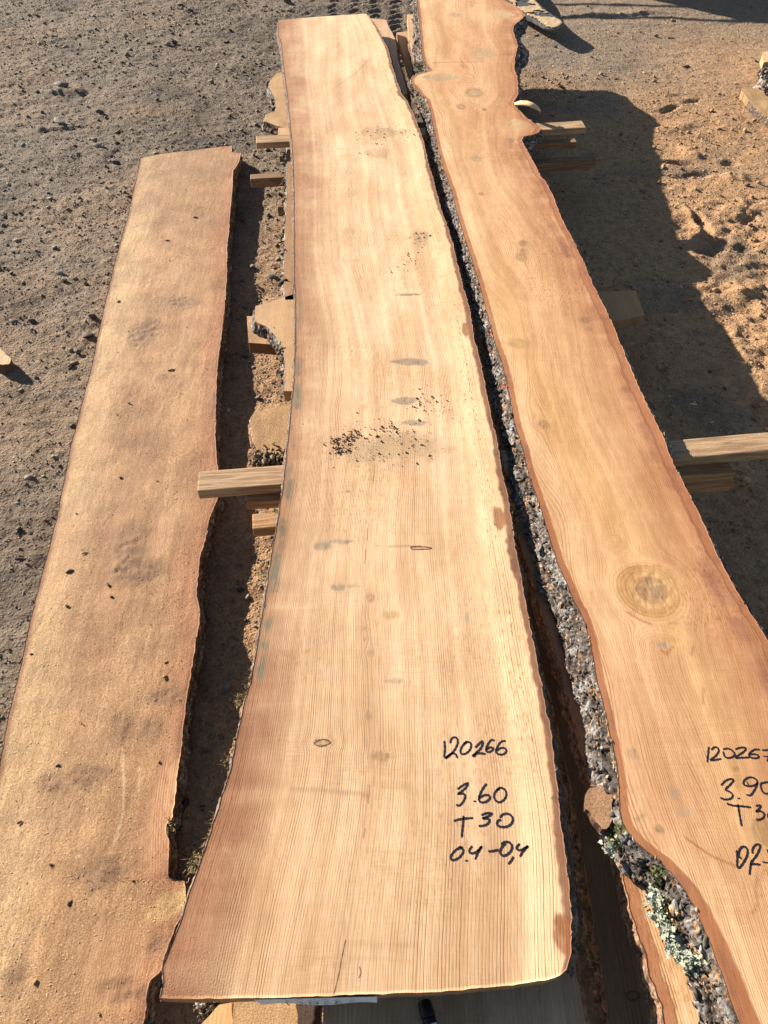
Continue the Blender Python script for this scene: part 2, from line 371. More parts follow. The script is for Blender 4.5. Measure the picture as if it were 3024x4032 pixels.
# ------------------------------------------------------------------ slabs
class Slab:
    """a live-edge slab: Coons patch between four traced edges, with thickness"""
    def __init__(s, left, right, far, near, z, t, dx=.0033, dy=.006, rag=(.0012, .0012), seed=1):
        s.z = z; s.t = t
        L = PL(left, z); Rr = PL(right, z); Fa = PL(far, z); Ne = PL(near, z)
        length = abs(L[0, 1] - L[-1, 1]); nr = int(length / dy)
        wid = np.abs(np.interp(np.linspace(0, 1, 50), np.linspace(0, 1, len(Rr)), Rr[:, 0])).mean()
        nc = int(max(abs(Rr[:, 0].max() - L[:, 0].min()), .1) / dx * .8)
        def byY(p, n):
            p = resample(p, .002); p = smooth_line(p, 7)
            d = np.abs(np.diff(p[:, 1])) + .25 * np.abs(np.diff(p[:, 0])); d = np.r_[0, np.cumsum(d)]; d /= d[-1]
            q = np.linspace(0, 1, n); return np.stack([np.interp(q, d, p[:, 0]), np.interp(q, d, p[:, 1])], 1)
        L = byY(L, nr); Rr = byY(Rr, nr)
        for p, side, a, sd in ((L, -1, rag[0], seed), (Rr, 1, rag[1], seed + 50)):
            n = outnorm(p, 1); n *= np.sign(n[:, :1] * side + 1e-9)
            q = p[:, 1]
            wob = a * (fbm(q * 90, q * 0, sd, 4) * 1.8 + .6 * fbm(q * 10, q * 0, sd + 3, 2))
            env = sst(0, 10, np.arange(nr)) * sst(0, 10, np.arange(nr)[::-1])
            p += n * (wob * env)[:, None]
        def byX(p, a, b, n):
            p = resample(p, .002)
            d = np.r_[0, np.cumsum(np.hypot(*np.diff(p, axis=0).T))]; d /= d[-1]
            q = np.linspace(0, 1, n); e = np.stack([np.interp(q, d, p[:, 0]), np.interp(q, d, p[:, 1])], 1)
            e += (a - e[0])[None] * (1 - q)[:, None] + (b - e[-1])[None] * q[:, None]
            env = sst(0, 6, np.arange(n)) * sst(0, 6, np.arange(n)[::-1])
            e[:, 1] += .0012 * fbm(e[:, 0] * 70, e[:, 0] * 0, seed + 8, 3) * env; return e
        Fa = byX(Fa, L[0], Rr[0], nc); Ne = byX(Ne, L[-1], Rr[-1], nc)
        v = np.linspace(0, 1, nr)[:, None, None]; u = np.linspace(0, 1, nc)[None, :, None]
        S = (1 - u) * L[:, None] + u * Rr[:, None] + (1 - v) * Fa[None] + v * Ne[None] \
            - ((1 - u) * (1 - v) * Fa[0] + u * (1 - v) * Fa[-1] + (1 - u) * v * Ne[0] + u * v * Ne[-1])
        s.X = S[..., 0]; s.Y = S[..., 1]; s.nr, s.nc = nr, nc; s.L = S[:, 0].copy(); s.R = S[:, -1].copy()
        wd = np.hypot(*(S[:, -1] - S[:, 0]).T)[:, None]
        s.dl = np.linspace(0, 1, nc)[None] * wd; s.dr = np.linspace(1, 0, nc)[None] * wd; s.wd = wd
        s.tint = np.ones(s.X.shape + (3,)) * .5; s.ring = np.zeros(s.X.shape); s.lines = np.ones(s.X.shape)
        s.dust = np.zeros(s.X.shape); s.fleck = np.zeros(s.X.shape); s.hz = np.zeros(s.X.shape)
        s.lat = np.zeros(s.X.shape)
    def smooth_edges(s):
        yy = np.linspace(s.Y.min(), s.Y.max(), 500)
        def f(p):
            o = np.argsort(p[:, 1]); e = np.interp(yy, p[o, 1], p[o, 0])
            k = 61; ker = np.hanning(k); ker /= ker.sum(); return np.convolve(np.pad(e, k, mode='edge'), ker, 'same')[k:-k]
        return yy, f(s.L), f(s.R)
    def rings(s, pith_px, nl, nrt, warp=.012):
        yy, eL, eR = s.smooth_edges()
        pp = PL(pith_px, s.z); o = np.argsort(pp[:, 1]); pe = np.interp(yy, pp[o, 1], pp[o, 0])
        k = 31; ker = np.hanning(k); ker /= ker.sum(); pe = np.convolve(np.pad(pe, k, mode='edge'), ker, 'same')[k:-k]
        x = s.X + s.lat + warp * fbm(s.X * 5, s.Y * 1.6, 77, 3) * .6
        pl = np.interp(s.Y, yy, pe); l = np.interp(s.Y, yy, eL); r = np.interp(s.Y, yy, eR)
        d = x - pl
        sl_ = np.where(d < 0, nl * (-d / (pl - l)) , nrt * (d / (r - pl)))
        s.ring = np.sqrt(sl_ ** 2 + 1.0)
        return s
    def local(s, px, py, rx, ry):
        c = np.array(P(px, py, s.z)); ax = abs(float(P(px + rx, py, s.z)[0]) - c[0]); y2 = float(P(px, py - ry, s.z)[1]); ay = abs(y2 - c[1])
        return (s.X - c[0]) / ax, (s.Y - c[1]) / ay, ax, ay
    def knot(s, px, py, rx, ry, col, defl=1.0, ringy=0.0, keep=False, rot=0.0, soft=.35, amt=.9, halo=None):
        a, b, ax, ay = s.local(px, py, rx, ry)
        if rot:
            ca, sa = math.cos(rot), math.sin(rot); A = (a * ax * ca + b * ay * sa) / ax; B = (-a * ax * sa + b * ay * ca) / ay; a, b = A, B
        wob = (.18 * fbm(s.X * 60, s.Y * 60, int(px), 2)) if not (ringy or keep) else .10 * fbm(s.X * 9, s.Y * 9, int(px), 2)
        r = np.sqrt(a * a + b * b) + (0 if rx == 30 and keep else wob) + 1e-6
        if rx / ry > 2.6 and defl <= .5:
            r = np.abs(a) ** 1.35 + np.abs(b) * .85 + .25 * fbm(s.X * 25, s.Y * 160, int(px), 3) + 1e-6; soft = .16
            col = np.array(col) * (1 + .0)
        if defl:
            rr = np.maximum(r, 1.0)
            s.lat += -a * ax / rr ** 2 * defl * np.exp(-(rr - 1) / 2.2)
        if halo is not None: s.tint = mixc(s.tint, halo, .7 * sst(2.3, 1.0, r))
        small = rx <= 36 and defl >= .5 and sum(col) < .98
        if small:
            s.tint = mixc(s.tint, tuple(c * .8 for c in s.tint.mean((0, 1))), .5 * sst(2.2, 1.2, r))
            s.tint = mixc(s.tint, (.20, .12, .07), .6 * np.exp(-((r - 1.0) / .25) ** 2) * (.5 + .5 * sst(-.3, .3, fbm(s.X * 70, s.Y * 70, 5, 2)))); amt = max(amt, .8); soft = .2
        s.tint = mixc(s.tint, col, amt * sst(1 + soft, 1 - soft, r) * (.8 if small else 1))
        s.lines *= 1 - .8 * sst(1.3, .8, r) * (0 if (ringy or keep) else 1)
        s.post = getattr(s, 'post', [])
        if ringy: s.post.append((r, ringy))
        s.hz += .0010 * sst(1.1, .9, r) * fbm(s.X * 120, s.Y * 120, 5, 2)
    def finish_rings(s):
        for r, k in getattr(s, 'post', []):
            m = sst(1.9, 1.1, r); s.ring = s.ring * (1 - m) + (r * k + s.ring * .04) * m; s.lines = np.maximum(s.lines, m * 1.3)
    def line(s, pts_px, width, col, amt=.8):
        """a stained streak along pixel polyline"""
        q = PL(pts_px, s.z); best = np.full(s.X.shape, 9.0)
        for (x0, y0), (x1, y1) in zip(q[:-1], q[1:]):
            dx, dy = x1 - x0, y1 - y0; L2 = dx * dx + dy * dy + 1e-12
            t = np.clip(((s.X - x0) * dx + (s.Y - y0) * dy) / L2, 0, 1)
            best = np.minimum(best, np.hypot(s.X - x0 - t * dx, s.Y - y0 - t * dy))
        s.tint = mixc(s.tint, col, amt * sst(width, width * .3, best))
    def build(s, parent, name='wood', end=(.50, .32, .18), level=True):
        if level: s.hz = np.minimum(s.hz, 0) * .8 - .0
        nr, nc = s.nr, s.nc
        top = np.stack([s.X, s.Y, s.z + s.hz], -1).reshape(-1, 3)
        loop = np.r_[np.arange(nc), np.arange(1, nr) * nc + nc - 1, (nr - 1) * nc + np.arange(nc - 2, -1, -1), np.arange(nr - 2, 0, -1) * nc]
        low = top[loop].copy(); low2 = low.copy(); rim = low.copy()
        c = top.mean(0)
        low[:, 2] = s.z - s.t; rim[:, 2] -= .0015
        n = len(loop); o1 = len(top); o2 = o1 + n
        V = np.r_[top, rim, low]
        F = [gridF(nr, nc)]
        i = np.arange(n); j = (i + 1) % n
        q1 = np.stack([o1 + i, o2 + i, o2 + j, o1 + j], 1)
        q0 = np.stack([loop[i], o1 + i, o1 + j, loop[j]], 1)
        # bottom face: strips between the two long edges, reusing the outline
        Fq = np.r_[F[0], q0[:, ::-1] if False else q0, q1]
        bl = o2 + np.r_[0, np.arange(n - 1, n - nr + 1, -1), n - (nr - 1)]      # left side far->near
        bl = o2 + np.r_[0, n - 1 - np.arange(nr - 2), nc - 1 + nr - 1 + nc - 1]
        br = o2 + nc - 1 + np.arange(nr)
        k = np.arange(nr - 1)
        qb = np.stack([bl[k], br[k], br[k + 1], bl[k + 1]], 1)
        Fq = np.r_[Fq, qb]
        tint = s.tint.reshape(-1, 3); sd = np.ones((n, 3)) * np.array(end)
        z = np.zeros(n)
        at = {'tint': np.r_[tint, sd * .9, sd * .75], 'ring': np.r_[s.ring.ravel(), s.ring.ravel()[loop], s.ring.ravel()[loop]],
              'lines': np.r_[s.lines.ravel(), z + .6, z + .6], 'dust': np.r_[s.dust.ravel(), z, z], 'fleck': np.r_[s.fleck.ravel(), z, z]}
        return mesh_np(name, V, Fq, M_SLAB, parent, attrs=at)

def bark_strip(edge, side, z, t, out, parent, cols, seed=0, rows=14, plate=.016, depth=.006, spots=(), name='bark', flare=0.0, step=.0028, crest=.0):
    """craggy bark hanging from a slab edge (world xy polyline); out = width outwards, number or array of (y, width)"""
    e = resample(edge, step); e = smooth_line(e, 5)
    n = outnorm(e, 1); n *= np.sign(n[:, :1] * side + 1e-9)
    n = smooth_line(n, 15); n /= np.linalg.norm(n, axis=1)[:, None] + 1e-9
    d = np.r_[0, np.cumsum(np.hypot(*np.diff(e, axis=0).T))]
    if np.ndim(out) == 0: wdt = np.full(len(e), float(out))
    else:
        o = np.array(sorted(out)); wdt = np.interp(e[:, 1], o[:, 0], o[:, 1])
    m = rows; wq = np.linspace(0, 1, m)[None, :]; S = d[:, None] + 0 * wq
    ow = wdt[:, None] * (1 + .25 * fbm(S * 18, S * 0, seed, 2))
    prof = 1 - (1 - wq) ** 1.5
    off = ow * prof
    zz = z - crest - (t - crest + .001) * wq ** (1.0 + flare)
    arc = (np.hypot(wdt, t)[:, None]) * wq
    wx = .35 * fbm(S * 45, arc * 45, seed + 2, 3); wy2 = .35 * fbm(S * 45, arc * 45, seed + 4, 3)
    f1, f2, cid = worley(S / (plate * 3.4) + wx, arc / (plate * .62) + wy2, seed)
    g1, g2, cid2 = worley(S / (plate * 1.1) + wx * 2, arc / (plate * .30) + wy2 * 2, seed + 9)
    crack = sst(.0, .16, f2 - f1); crack2 = sst(.0, .2, g2 - g1)
    nn_ = fbm(S / (plate * 3.2) + wx, arc / (plate * .8) + wy2, seed + 21, 4) * 4.2; fl_ = np.floor(nn_); terr = (fl_ + sst(0, .3, nn_ - fl_)) / 4.2
    disp = depth * (terr * .75 + (cid - .5) * .45 - .85 * (1 - crack)) + depth * .38 * ((cid2 - .5) - .5 * (1 - crack2)) + depth * .35 * fbm(S * 260, arc * 260, seed + 6, 3)
    fine = _h(np.floor(S / .0035 + 3 * wx), np.floor(arc / .0028 + 3 * wy2), seed + 31)
    env = sst(0, .12, wq) * 1.0
    disp = disp * env
    nx = n[:, 0][:, None]; ny = n[:, 1][:, None]
    up = np.cos(wq * 1.2) * .55
    X = e[:, 0][:, None] + nx * (off + disp * (1 - .3 * up)); Y = e[:, 1][:, None] + ny * (off + disp * (1 - .3 * up))
    Z = zz + disp * up * sst(0, .3, wq)
    Z = np.minimum(Z, z - .0005) if not crest else Z
    base, light, darkc, orange = [np.array(c) for c in cols]
    col = np.ones(X.shape + (3,)) * base
    col = mixc(col, light, sst(.05, .45, terr + .6 * (cid2 - .5)) * .75)
    col = mixc(col, light * 1.35, sst(.94, .98, fine) * .6)
    col = mixc(col, darkc, sst(-.05, -.5, terr) * .6)
    col = mixc(col, orange, sst(.13, .09, cid2) * .9 * crack)
    col = mixc(col, orange * np.array((1.25, 1.3, 1.4)), sst(.05, .02, fine) * .8)
    col = mixc(col, darkc, (1 - crack) * .85)
    col = mixc(col, darkc, (1 - crack2) * .55)
    for (sx, sy, rad, sc) in spots:
        dd = np.hypot(X - sx, Y - sy) + .012 * fbm(S * 90, arc * 90, seed + 13, 3)
        col = mixc(col, sc, sst(rad, rad * .6, dd) * .92)
        Z = Z + .0015 * sst(rad, rad * .6, dd)
    V = np.stack([X, Y, Z], -1).reshape(-1, 3)
    F = gridF(len(e), m, flip=(side > 0))
    # inner return so the bark has thickness from below
    return mesh_np(name, V, F if side > 0 else F, M_BARK, parent, attrs={'tint': col.reshape(-1, 3)})
GREYBARK = ((.105, .085, .07), (.29, .27, .25), (.022, .016, .013), (.34, .185, .09))
DARKBARK = ((.12, .085, .065), (.22, .17, .14), (.03, .022, .018), (.26, .13, .07))
BROWNBARK = ((.20, .115, .07), (.30, .20, .14), (.06, .035, .025), (.34, .17, .09))

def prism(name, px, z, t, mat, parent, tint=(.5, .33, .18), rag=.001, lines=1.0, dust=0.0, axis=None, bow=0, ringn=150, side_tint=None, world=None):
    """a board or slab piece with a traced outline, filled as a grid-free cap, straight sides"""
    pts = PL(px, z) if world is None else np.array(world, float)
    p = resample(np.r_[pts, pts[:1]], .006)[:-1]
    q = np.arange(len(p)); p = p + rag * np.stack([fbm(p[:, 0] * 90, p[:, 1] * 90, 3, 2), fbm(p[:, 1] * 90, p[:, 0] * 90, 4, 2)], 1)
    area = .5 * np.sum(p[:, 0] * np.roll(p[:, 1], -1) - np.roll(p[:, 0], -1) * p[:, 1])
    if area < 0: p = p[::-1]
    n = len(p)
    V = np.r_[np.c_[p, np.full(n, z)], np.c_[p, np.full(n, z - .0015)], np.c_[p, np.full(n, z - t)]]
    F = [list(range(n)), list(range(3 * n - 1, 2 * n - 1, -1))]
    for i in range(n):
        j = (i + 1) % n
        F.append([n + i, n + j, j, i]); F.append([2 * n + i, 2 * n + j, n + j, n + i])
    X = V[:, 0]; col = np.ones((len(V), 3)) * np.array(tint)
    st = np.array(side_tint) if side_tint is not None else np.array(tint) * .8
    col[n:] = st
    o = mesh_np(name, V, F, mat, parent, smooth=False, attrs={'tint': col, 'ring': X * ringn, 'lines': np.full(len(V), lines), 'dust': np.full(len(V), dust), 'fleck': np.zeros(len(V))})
    return o

# ------------------------------------------------------------------ centre slab
CREAM = (.75, .555, .355)
L2 = [(1094,78),(1095,137),(1107,169),(1117,273),(1130,365),(1139,456),(1146,531),(1149,551),(1152,631),(1154,676),(1157,739),(1158,811),(1158,911),(1158,1075),(1162,1172),(1163,1281),(1162,1353),(1160,1425),(1156,1498),(1151,1552),(1143,1642),(1133,1715),(1127,1787),(1117,1895),(1099,2000),(1081,2119),(1062,2219),(1039,2392),(1021,2483),(1010,2560),(988,2688),(966,2743),(943,2852),(921,2952),(907,3043),(875,3125),(852,3198),(825,3290),(793,3381),(756,3481),(734,3554),(702,3645),(670,3727),(652,3782),(638,3818),(643,3864),(629,3930)]
R2 = [(1440,53),(1463,78),(1487,108),(1508,157),(1530,195),(1544,260),(1563,320),(1584,374),(1606,401),(1633,461),(1655,515),(1671,570),(1682,624),(1697,680),(1708,711),(1731,802),(1758,884),(1785,966),(1804,1048),(1826,1139),(1849,1221),(1870,1344),(1890,1417),(1913,1526),(1936,1645),(1959,1736),(1977,1854),(2000,1964),(2015,2064),(2036,2192),(2059,2310),(2082,2438),(2106,2556),(2134,2688),(2150,2788),(2172,2907),(2186,3034),(2196,3144),(2209,3235),(2223,3344),(2237,3472),(2247,3563),(2251,3672),(2247,3763),(2230,3818)]
c2 = Slab(L2, R2, [(1094,78),(1260,64),(1440,53)], [(629,3930),(811,3932),(1003,3932),(1139,3926),(1512,3914),(1694,3905),(1877,3893),(2059,3873),(2150,3860),(2205,3840),(2230,3818)], ZT, .032, dx=.0027, dy=.0042, rag=(.0010, .0016), seed=3)
def paint_center(s):
    X, Y = s.X, s.Y
    s.tint[:] = np.array(CREAM)
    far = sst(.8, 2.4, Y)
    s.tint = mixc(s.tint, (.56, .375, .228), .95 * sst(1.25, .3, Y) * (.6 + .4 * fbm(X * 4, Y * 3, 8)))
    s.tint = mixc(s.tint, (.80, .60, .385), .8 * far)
    pk = sst(.0, .5, fbm(X * 7, Y * 2.4, 66, 4)); s.tint = mixc(s.tint, (.66, .43, .26), pk * .5)
    streak = fbm(X * 5, Y * 38, 61, 4)
    band = sst(.16, .0, s.dl + .035 * streak)
    s.tint = mixc(s.tint, (.445, .255, .14), np.clip(band * (.66 + .55 * streak), 0, 1))
    far_l = np.exp(-((s.dl - .05) / .035) ** 2) * sst(1.6, 2.3, Y) * sst(-.1, .4, fbm(X * 6, Y * 9, 65, 4)); s.tint = mixc(s.tint, (.47, .25, .16), far_l * .65)
    band2 = sst(.06, .0, s.dl + .022 * fbm(X * 6, Y * 26, 62, 4))
    s.tint = mixc(s.tint, (.40, .215, .115), band2 * .8)
    foot = sst(.75, .35, Y) * sst(.10, .03, s.dl)
    s.tint = mixc(s.tint, (.32, .15, .08), foot * (.6 + .35 * streak))
    hip = np.exp(-((Y - .55) / .14) ** 2) * sst(.075, .01, s.dl); s.tint = mixc(s.tint, (.30, .14, .075), hip * (.5 + .5 * streak))
    g = sst(1.25, .9, Y) * 1.0; gg = np.exp(-((s.dl - .012) / .009) ** 2) * sst(.42, .7, Y) * sst(1.9, 1.3, Y) * sst(-.25, .35, fbm(X * 30, Y * 22, 71, 4))
    s.tint = mixc(s.tint, (.16, .165, .115), np.clip(gg * 1.1, 0, .85))
    s.tint = mixc(s.tint, (.22, .10, .06), sst(.005, .001, s.dl) * .8)
    sap = sst(.10, .06, s.dr + .01 * fbm(X * 2, Y * 3, 5))
    s.tint = mixc(s.tint, (.86, .66, .41), sap * .8)
    rw = .0135 + .0065 * fbm(Y * 9, Y * 0, 9, 4) - .004 * sst(1.2, 2.4, Y)
    rim = sst(1.25, .8, s.dr / rw + .25 * fbm(X * 90, Y * 60, 19, 3)) * sst(0, .10, (Y.max() - Y))
    s.tint = mixc(s.tint, (.27, .13, .075), rim * .93)
    s.tint = mixc(s.tint, (.20, .10, .065), rim * sst(.1, .5, fbm(X * 60, Y * 40, 12, 3)) * .7)
    s.lines *= 1 - .75 * rim; s.dust = np.maximum(s.dust, rim * .12)
    fle = np.exp(-((s.dr - .036) / .006) ** 2) + .7 * np.exp(-((s.dr - .052) / .004) ** 2) + .4 * np.exp(-((s.dr - .075) / .004) ** 2)
    s.fleck = np.clip(fle, 0, 1) * sst(-.35, .3, fbm(Y * 5, Y * 0, 15, 3))
    s.fleck = np.maximum(s.fleck, .35 * sst(.0, .5, fbm(X * 8, Y * 6, 19, 3)))
    # dark stained corner and patches on the right edge
    for px, py, rx, ry in ((2225, 3690, 48, 70), (2215, 3640, 22, 40), (1968, 2040, 25, 40), (1835, 1300, 14, 26)):
        a, b, ax, ay = s.local(px, py, rx, ry); r = np.hypot(a, b) + .5 * fbm(X * 50, Y * 50, 33, 3)
        s.tint = mixc(s.tint, (.34, .15, .07), .85 * sst(1.2, .8, r))
    G = (.37, .295, .215)
    for k in [(1610,1424,80,13,G,.25),(1660,1428,28,14,G,.1),(1595,1578,66,14,G,.3),(1630,1664,60,10,G,.2),(1655,1666,25,10,G,.1),(1268,2150,36,16,G,.45),(1345,2132,80,7,G,.2),(1335,2312,40,13,G,.4),(1375,2306,55,8,(.5,.36,.24),.2),
              (1560,2150,105,4,(.45,.32,.2),.15),(1640,2154,26,4,(.2,.12,.08),.2),(1458,2354,13,12,(.48,.30,.17),1.0),(1540,2422,36,17,(.52,.35,.18),.9),(1440,2475,10,10,(.5,.33,.2),1),
              (1437,2516,10,9,(.5,.33,.2),1),(1455,2570,18,14,(.47,.32,.2),1),(1555,2682,32,8,(.45,.31,.2),.5),(1453,2817,14,16,(.46,.33,.22),1),(1500,2978,30,13,(.46,.31,.18),.7),
              (1600,1161,62,4,(.4,.28,.18),.2),(1838,2432,8,18,(.42,.36,.28),.2),(1367,1933,22,3,(.33,.21,.13),.3),(1430,1600,36,9,(.60,.42,.26),.8),(1374,613,25,8,(.66,.48,.30),1.2),(1381,680,26,10,(.66,.48,.30),1.2),
              (1375,760,22,11,(.66,.48,.30),1.2),(1385,910,22,14,(.64,.46,.29),1.2),(1340,585,26,5,(.6,.42,.27),1),(1395,1025,28,7,(.6,.43,.27),1),(1630,1160,40,4,(.34,.24,.16),.2)]:
        s.knot(*k[:5], defl=k[5])
    s.knot(1268, 2925, 38, 13, (.50, .35, .2), defl=.9); s.line([(1236,2925),(1250,2915),(1270,2911),(1290,2915),(1300,2924),(1285,2933),(1262,2936),(1243,2932),(1236,2925)], .0022, (.22,.13,.07), .9)
    s.line([(1150,3108),(1260,3112),(1350,3120),(1450,3128)], .006, (.42,.28,.17), .5)
    s.line([(1370,3712),(1450,3720),(1640,3722)], .006, (.44,.24,.13), .25); s.line([(1370,3772),(1500,3775),(1620,3790)], .004, (.44,.24,.13), .2)
    s.line([(1480,3085),(1600,3100),(1640,3120)], .010, (.5,.34,.2), .4)
    s.line([(1290,365),(1400,290),(1455,230)], .006, (.55,.39,.24), .6)
    s.line([(1120,560),(1170,555)], .02, (.45,.26,.15), .3)
    for px, py, rx, ry in ((1500, 520, 90, 22), (1480, 600, 60, 22), (1650, 930, 40, 30), (1420, 1760, 100, 50), (1600,1760,160,60)):
        a, b, ax, ay = s.local(px, py, rx, ry); r = np.hypot(a, b) + .5 * fbm(X * 30, Y * 30, 35, 3)
        s.tint = mixc(s.tint, (.50, .35, .20), .55 * sst(1.3, .5, r)); s.dust = np.maximum(s.dust, .45 * sst(1.3, .6, r))
    pith = [(1330,60),(1336,390),(1374,613),(1380,813),(1390,1030),(1434,1193),(1479,1400),(1470,1852),(1446,2093),(1431,2244),(1450,2364),(1440,2485),(1455,2575),(1452,2820),(1458,2916),(1449,3162),(1394,3490),(1312,3918)]
    s.line(pith, .012, (.56, .38, .235), .35)
    s.rings(pith, 62, 66, .03); s.finish_rings()
    s.lines *= .95 - .25 * sst(2.2, 3.4, Y)
    s.dust = np.maximum(s.dust, .55 * sst(.3, .15, Y) * sst(.16, .02, s.dl))
    cr = sst(.0, .04, np.abs(s.X - s.X)); 
    s.hz += .0006 * fbm(X * 25, Y * 8, 91, 3)
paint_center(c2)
T2 = empty('wood_slab', (0.05, 1.8, ZT - .032), 'wide pale live-edge slab in the middle, 120266 written on it in marker', 'wood slab', 'live-edge slabs')
def child_fix(parent):      # children are built in world coordinates
    bpy.context.view_layer.update()
def adopt(o, parent):
    o.parent = parent; o.matrix_parent_inverse = parent.matrix_world.inverted() if False else Matrix.Translation(-Vector(parent.location)); return o
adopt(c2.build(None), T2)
y_ = lambda py, z=ZT: float(P(1500, py, z)[1])
adopt(bark_strip(c2.L, -1, ZT, .032, [(0, .004), (y_(3500), .006), (y_(2400), .007), (y_(1000), .006), (5, .007)], None, DARKBARK, seed=21, rows=12, plate=.011, depth=.005), T2)
bk2 = adopt(bark_strip(c2.R, 1, ZT, .032, [(0, .010), (y_(3300), .015), (y_(2400), .010), (5, .009)], None, DARKBARK, seed=22, rows=12, plate=.011, depth=.006), T2)

# ------------------------------------------------------------------ right slab
L3 = [(1636,-28),(1641,0),(1647,54),(1655,136),(1660,217),(1671,250),(1693,279),(1668,285),(1633,295),(1620,309),(1619,326),(1639,347),(1660,374),(1679,391),(1693,434),(1704,488),(1715,543),(1726,597),(1741,651),(1776,747),(1799,838),(1826,930),(1854,1012),(1877,1085),(1899,1167),(1922,1258),(1945,1344),(1975,1426),(1995,1508),(2009,1581),(2031,1690),(2059,1772),(2077,1854),(2104,1936),(2132,2018),(2164,2119),(2196,2219),(2227,2292),(2259,2365),(2296,2438),(2323,2520),(2337,2602),(2353,2688),(2373,2761),(2387,2834),(2408,2925),(2428,3016),(2436,3089),(2440,3198),(2453,3253),(2497,3312),(2551,3352),(2600,3390),(2640,3440),(2690,3500),(2728,3560),(2766,3650),(2800,3725),(2836,3820),(2871,3919),(2910,4032),(2945,4150),(2975,4300)]
R3 = [(1968,-28),(1991,0),(2046,33),(2068,60),(2046,81),(2024,98),(2019,119),(2032,157),(2040,179),(2029,222),(2024,271),(2038,304),(2040,369),(2024,399),(2019,409),(2040,429),(2067,456),(2100,483),(2130,505),(2122,521),(2089,531),(2059,537),(2053,553),(2073,586),(2100,635),(2127,689),(2150,715),(2182,784),(2214,866),(2259,948),(2300,1039),(2337,1121),(2378,1203),(2423,1294),(2440,1344),(2483,1444),(2524,1544),(2574,1645),(2615,1727),(2642,1800),(2688,1891),(2733,1982),(2779,2073),(2815,2164),(2861,2255),(2916,2346),(2961,2419),(3007,2492),(3070,2620),(3190,2880),(3320,3180),(3440,3480),(3560,3800),(3680,4120),(3740,4300)]
c3 = Slab(L3, R3, [(1636,-28),(1800,-27),(1968,-28)], [(2975,4300),(3400,4300),(3740,4300)], ZT, .032, dx=.0029, dy=.0042, rag=(.0009, .0016), seed=11)
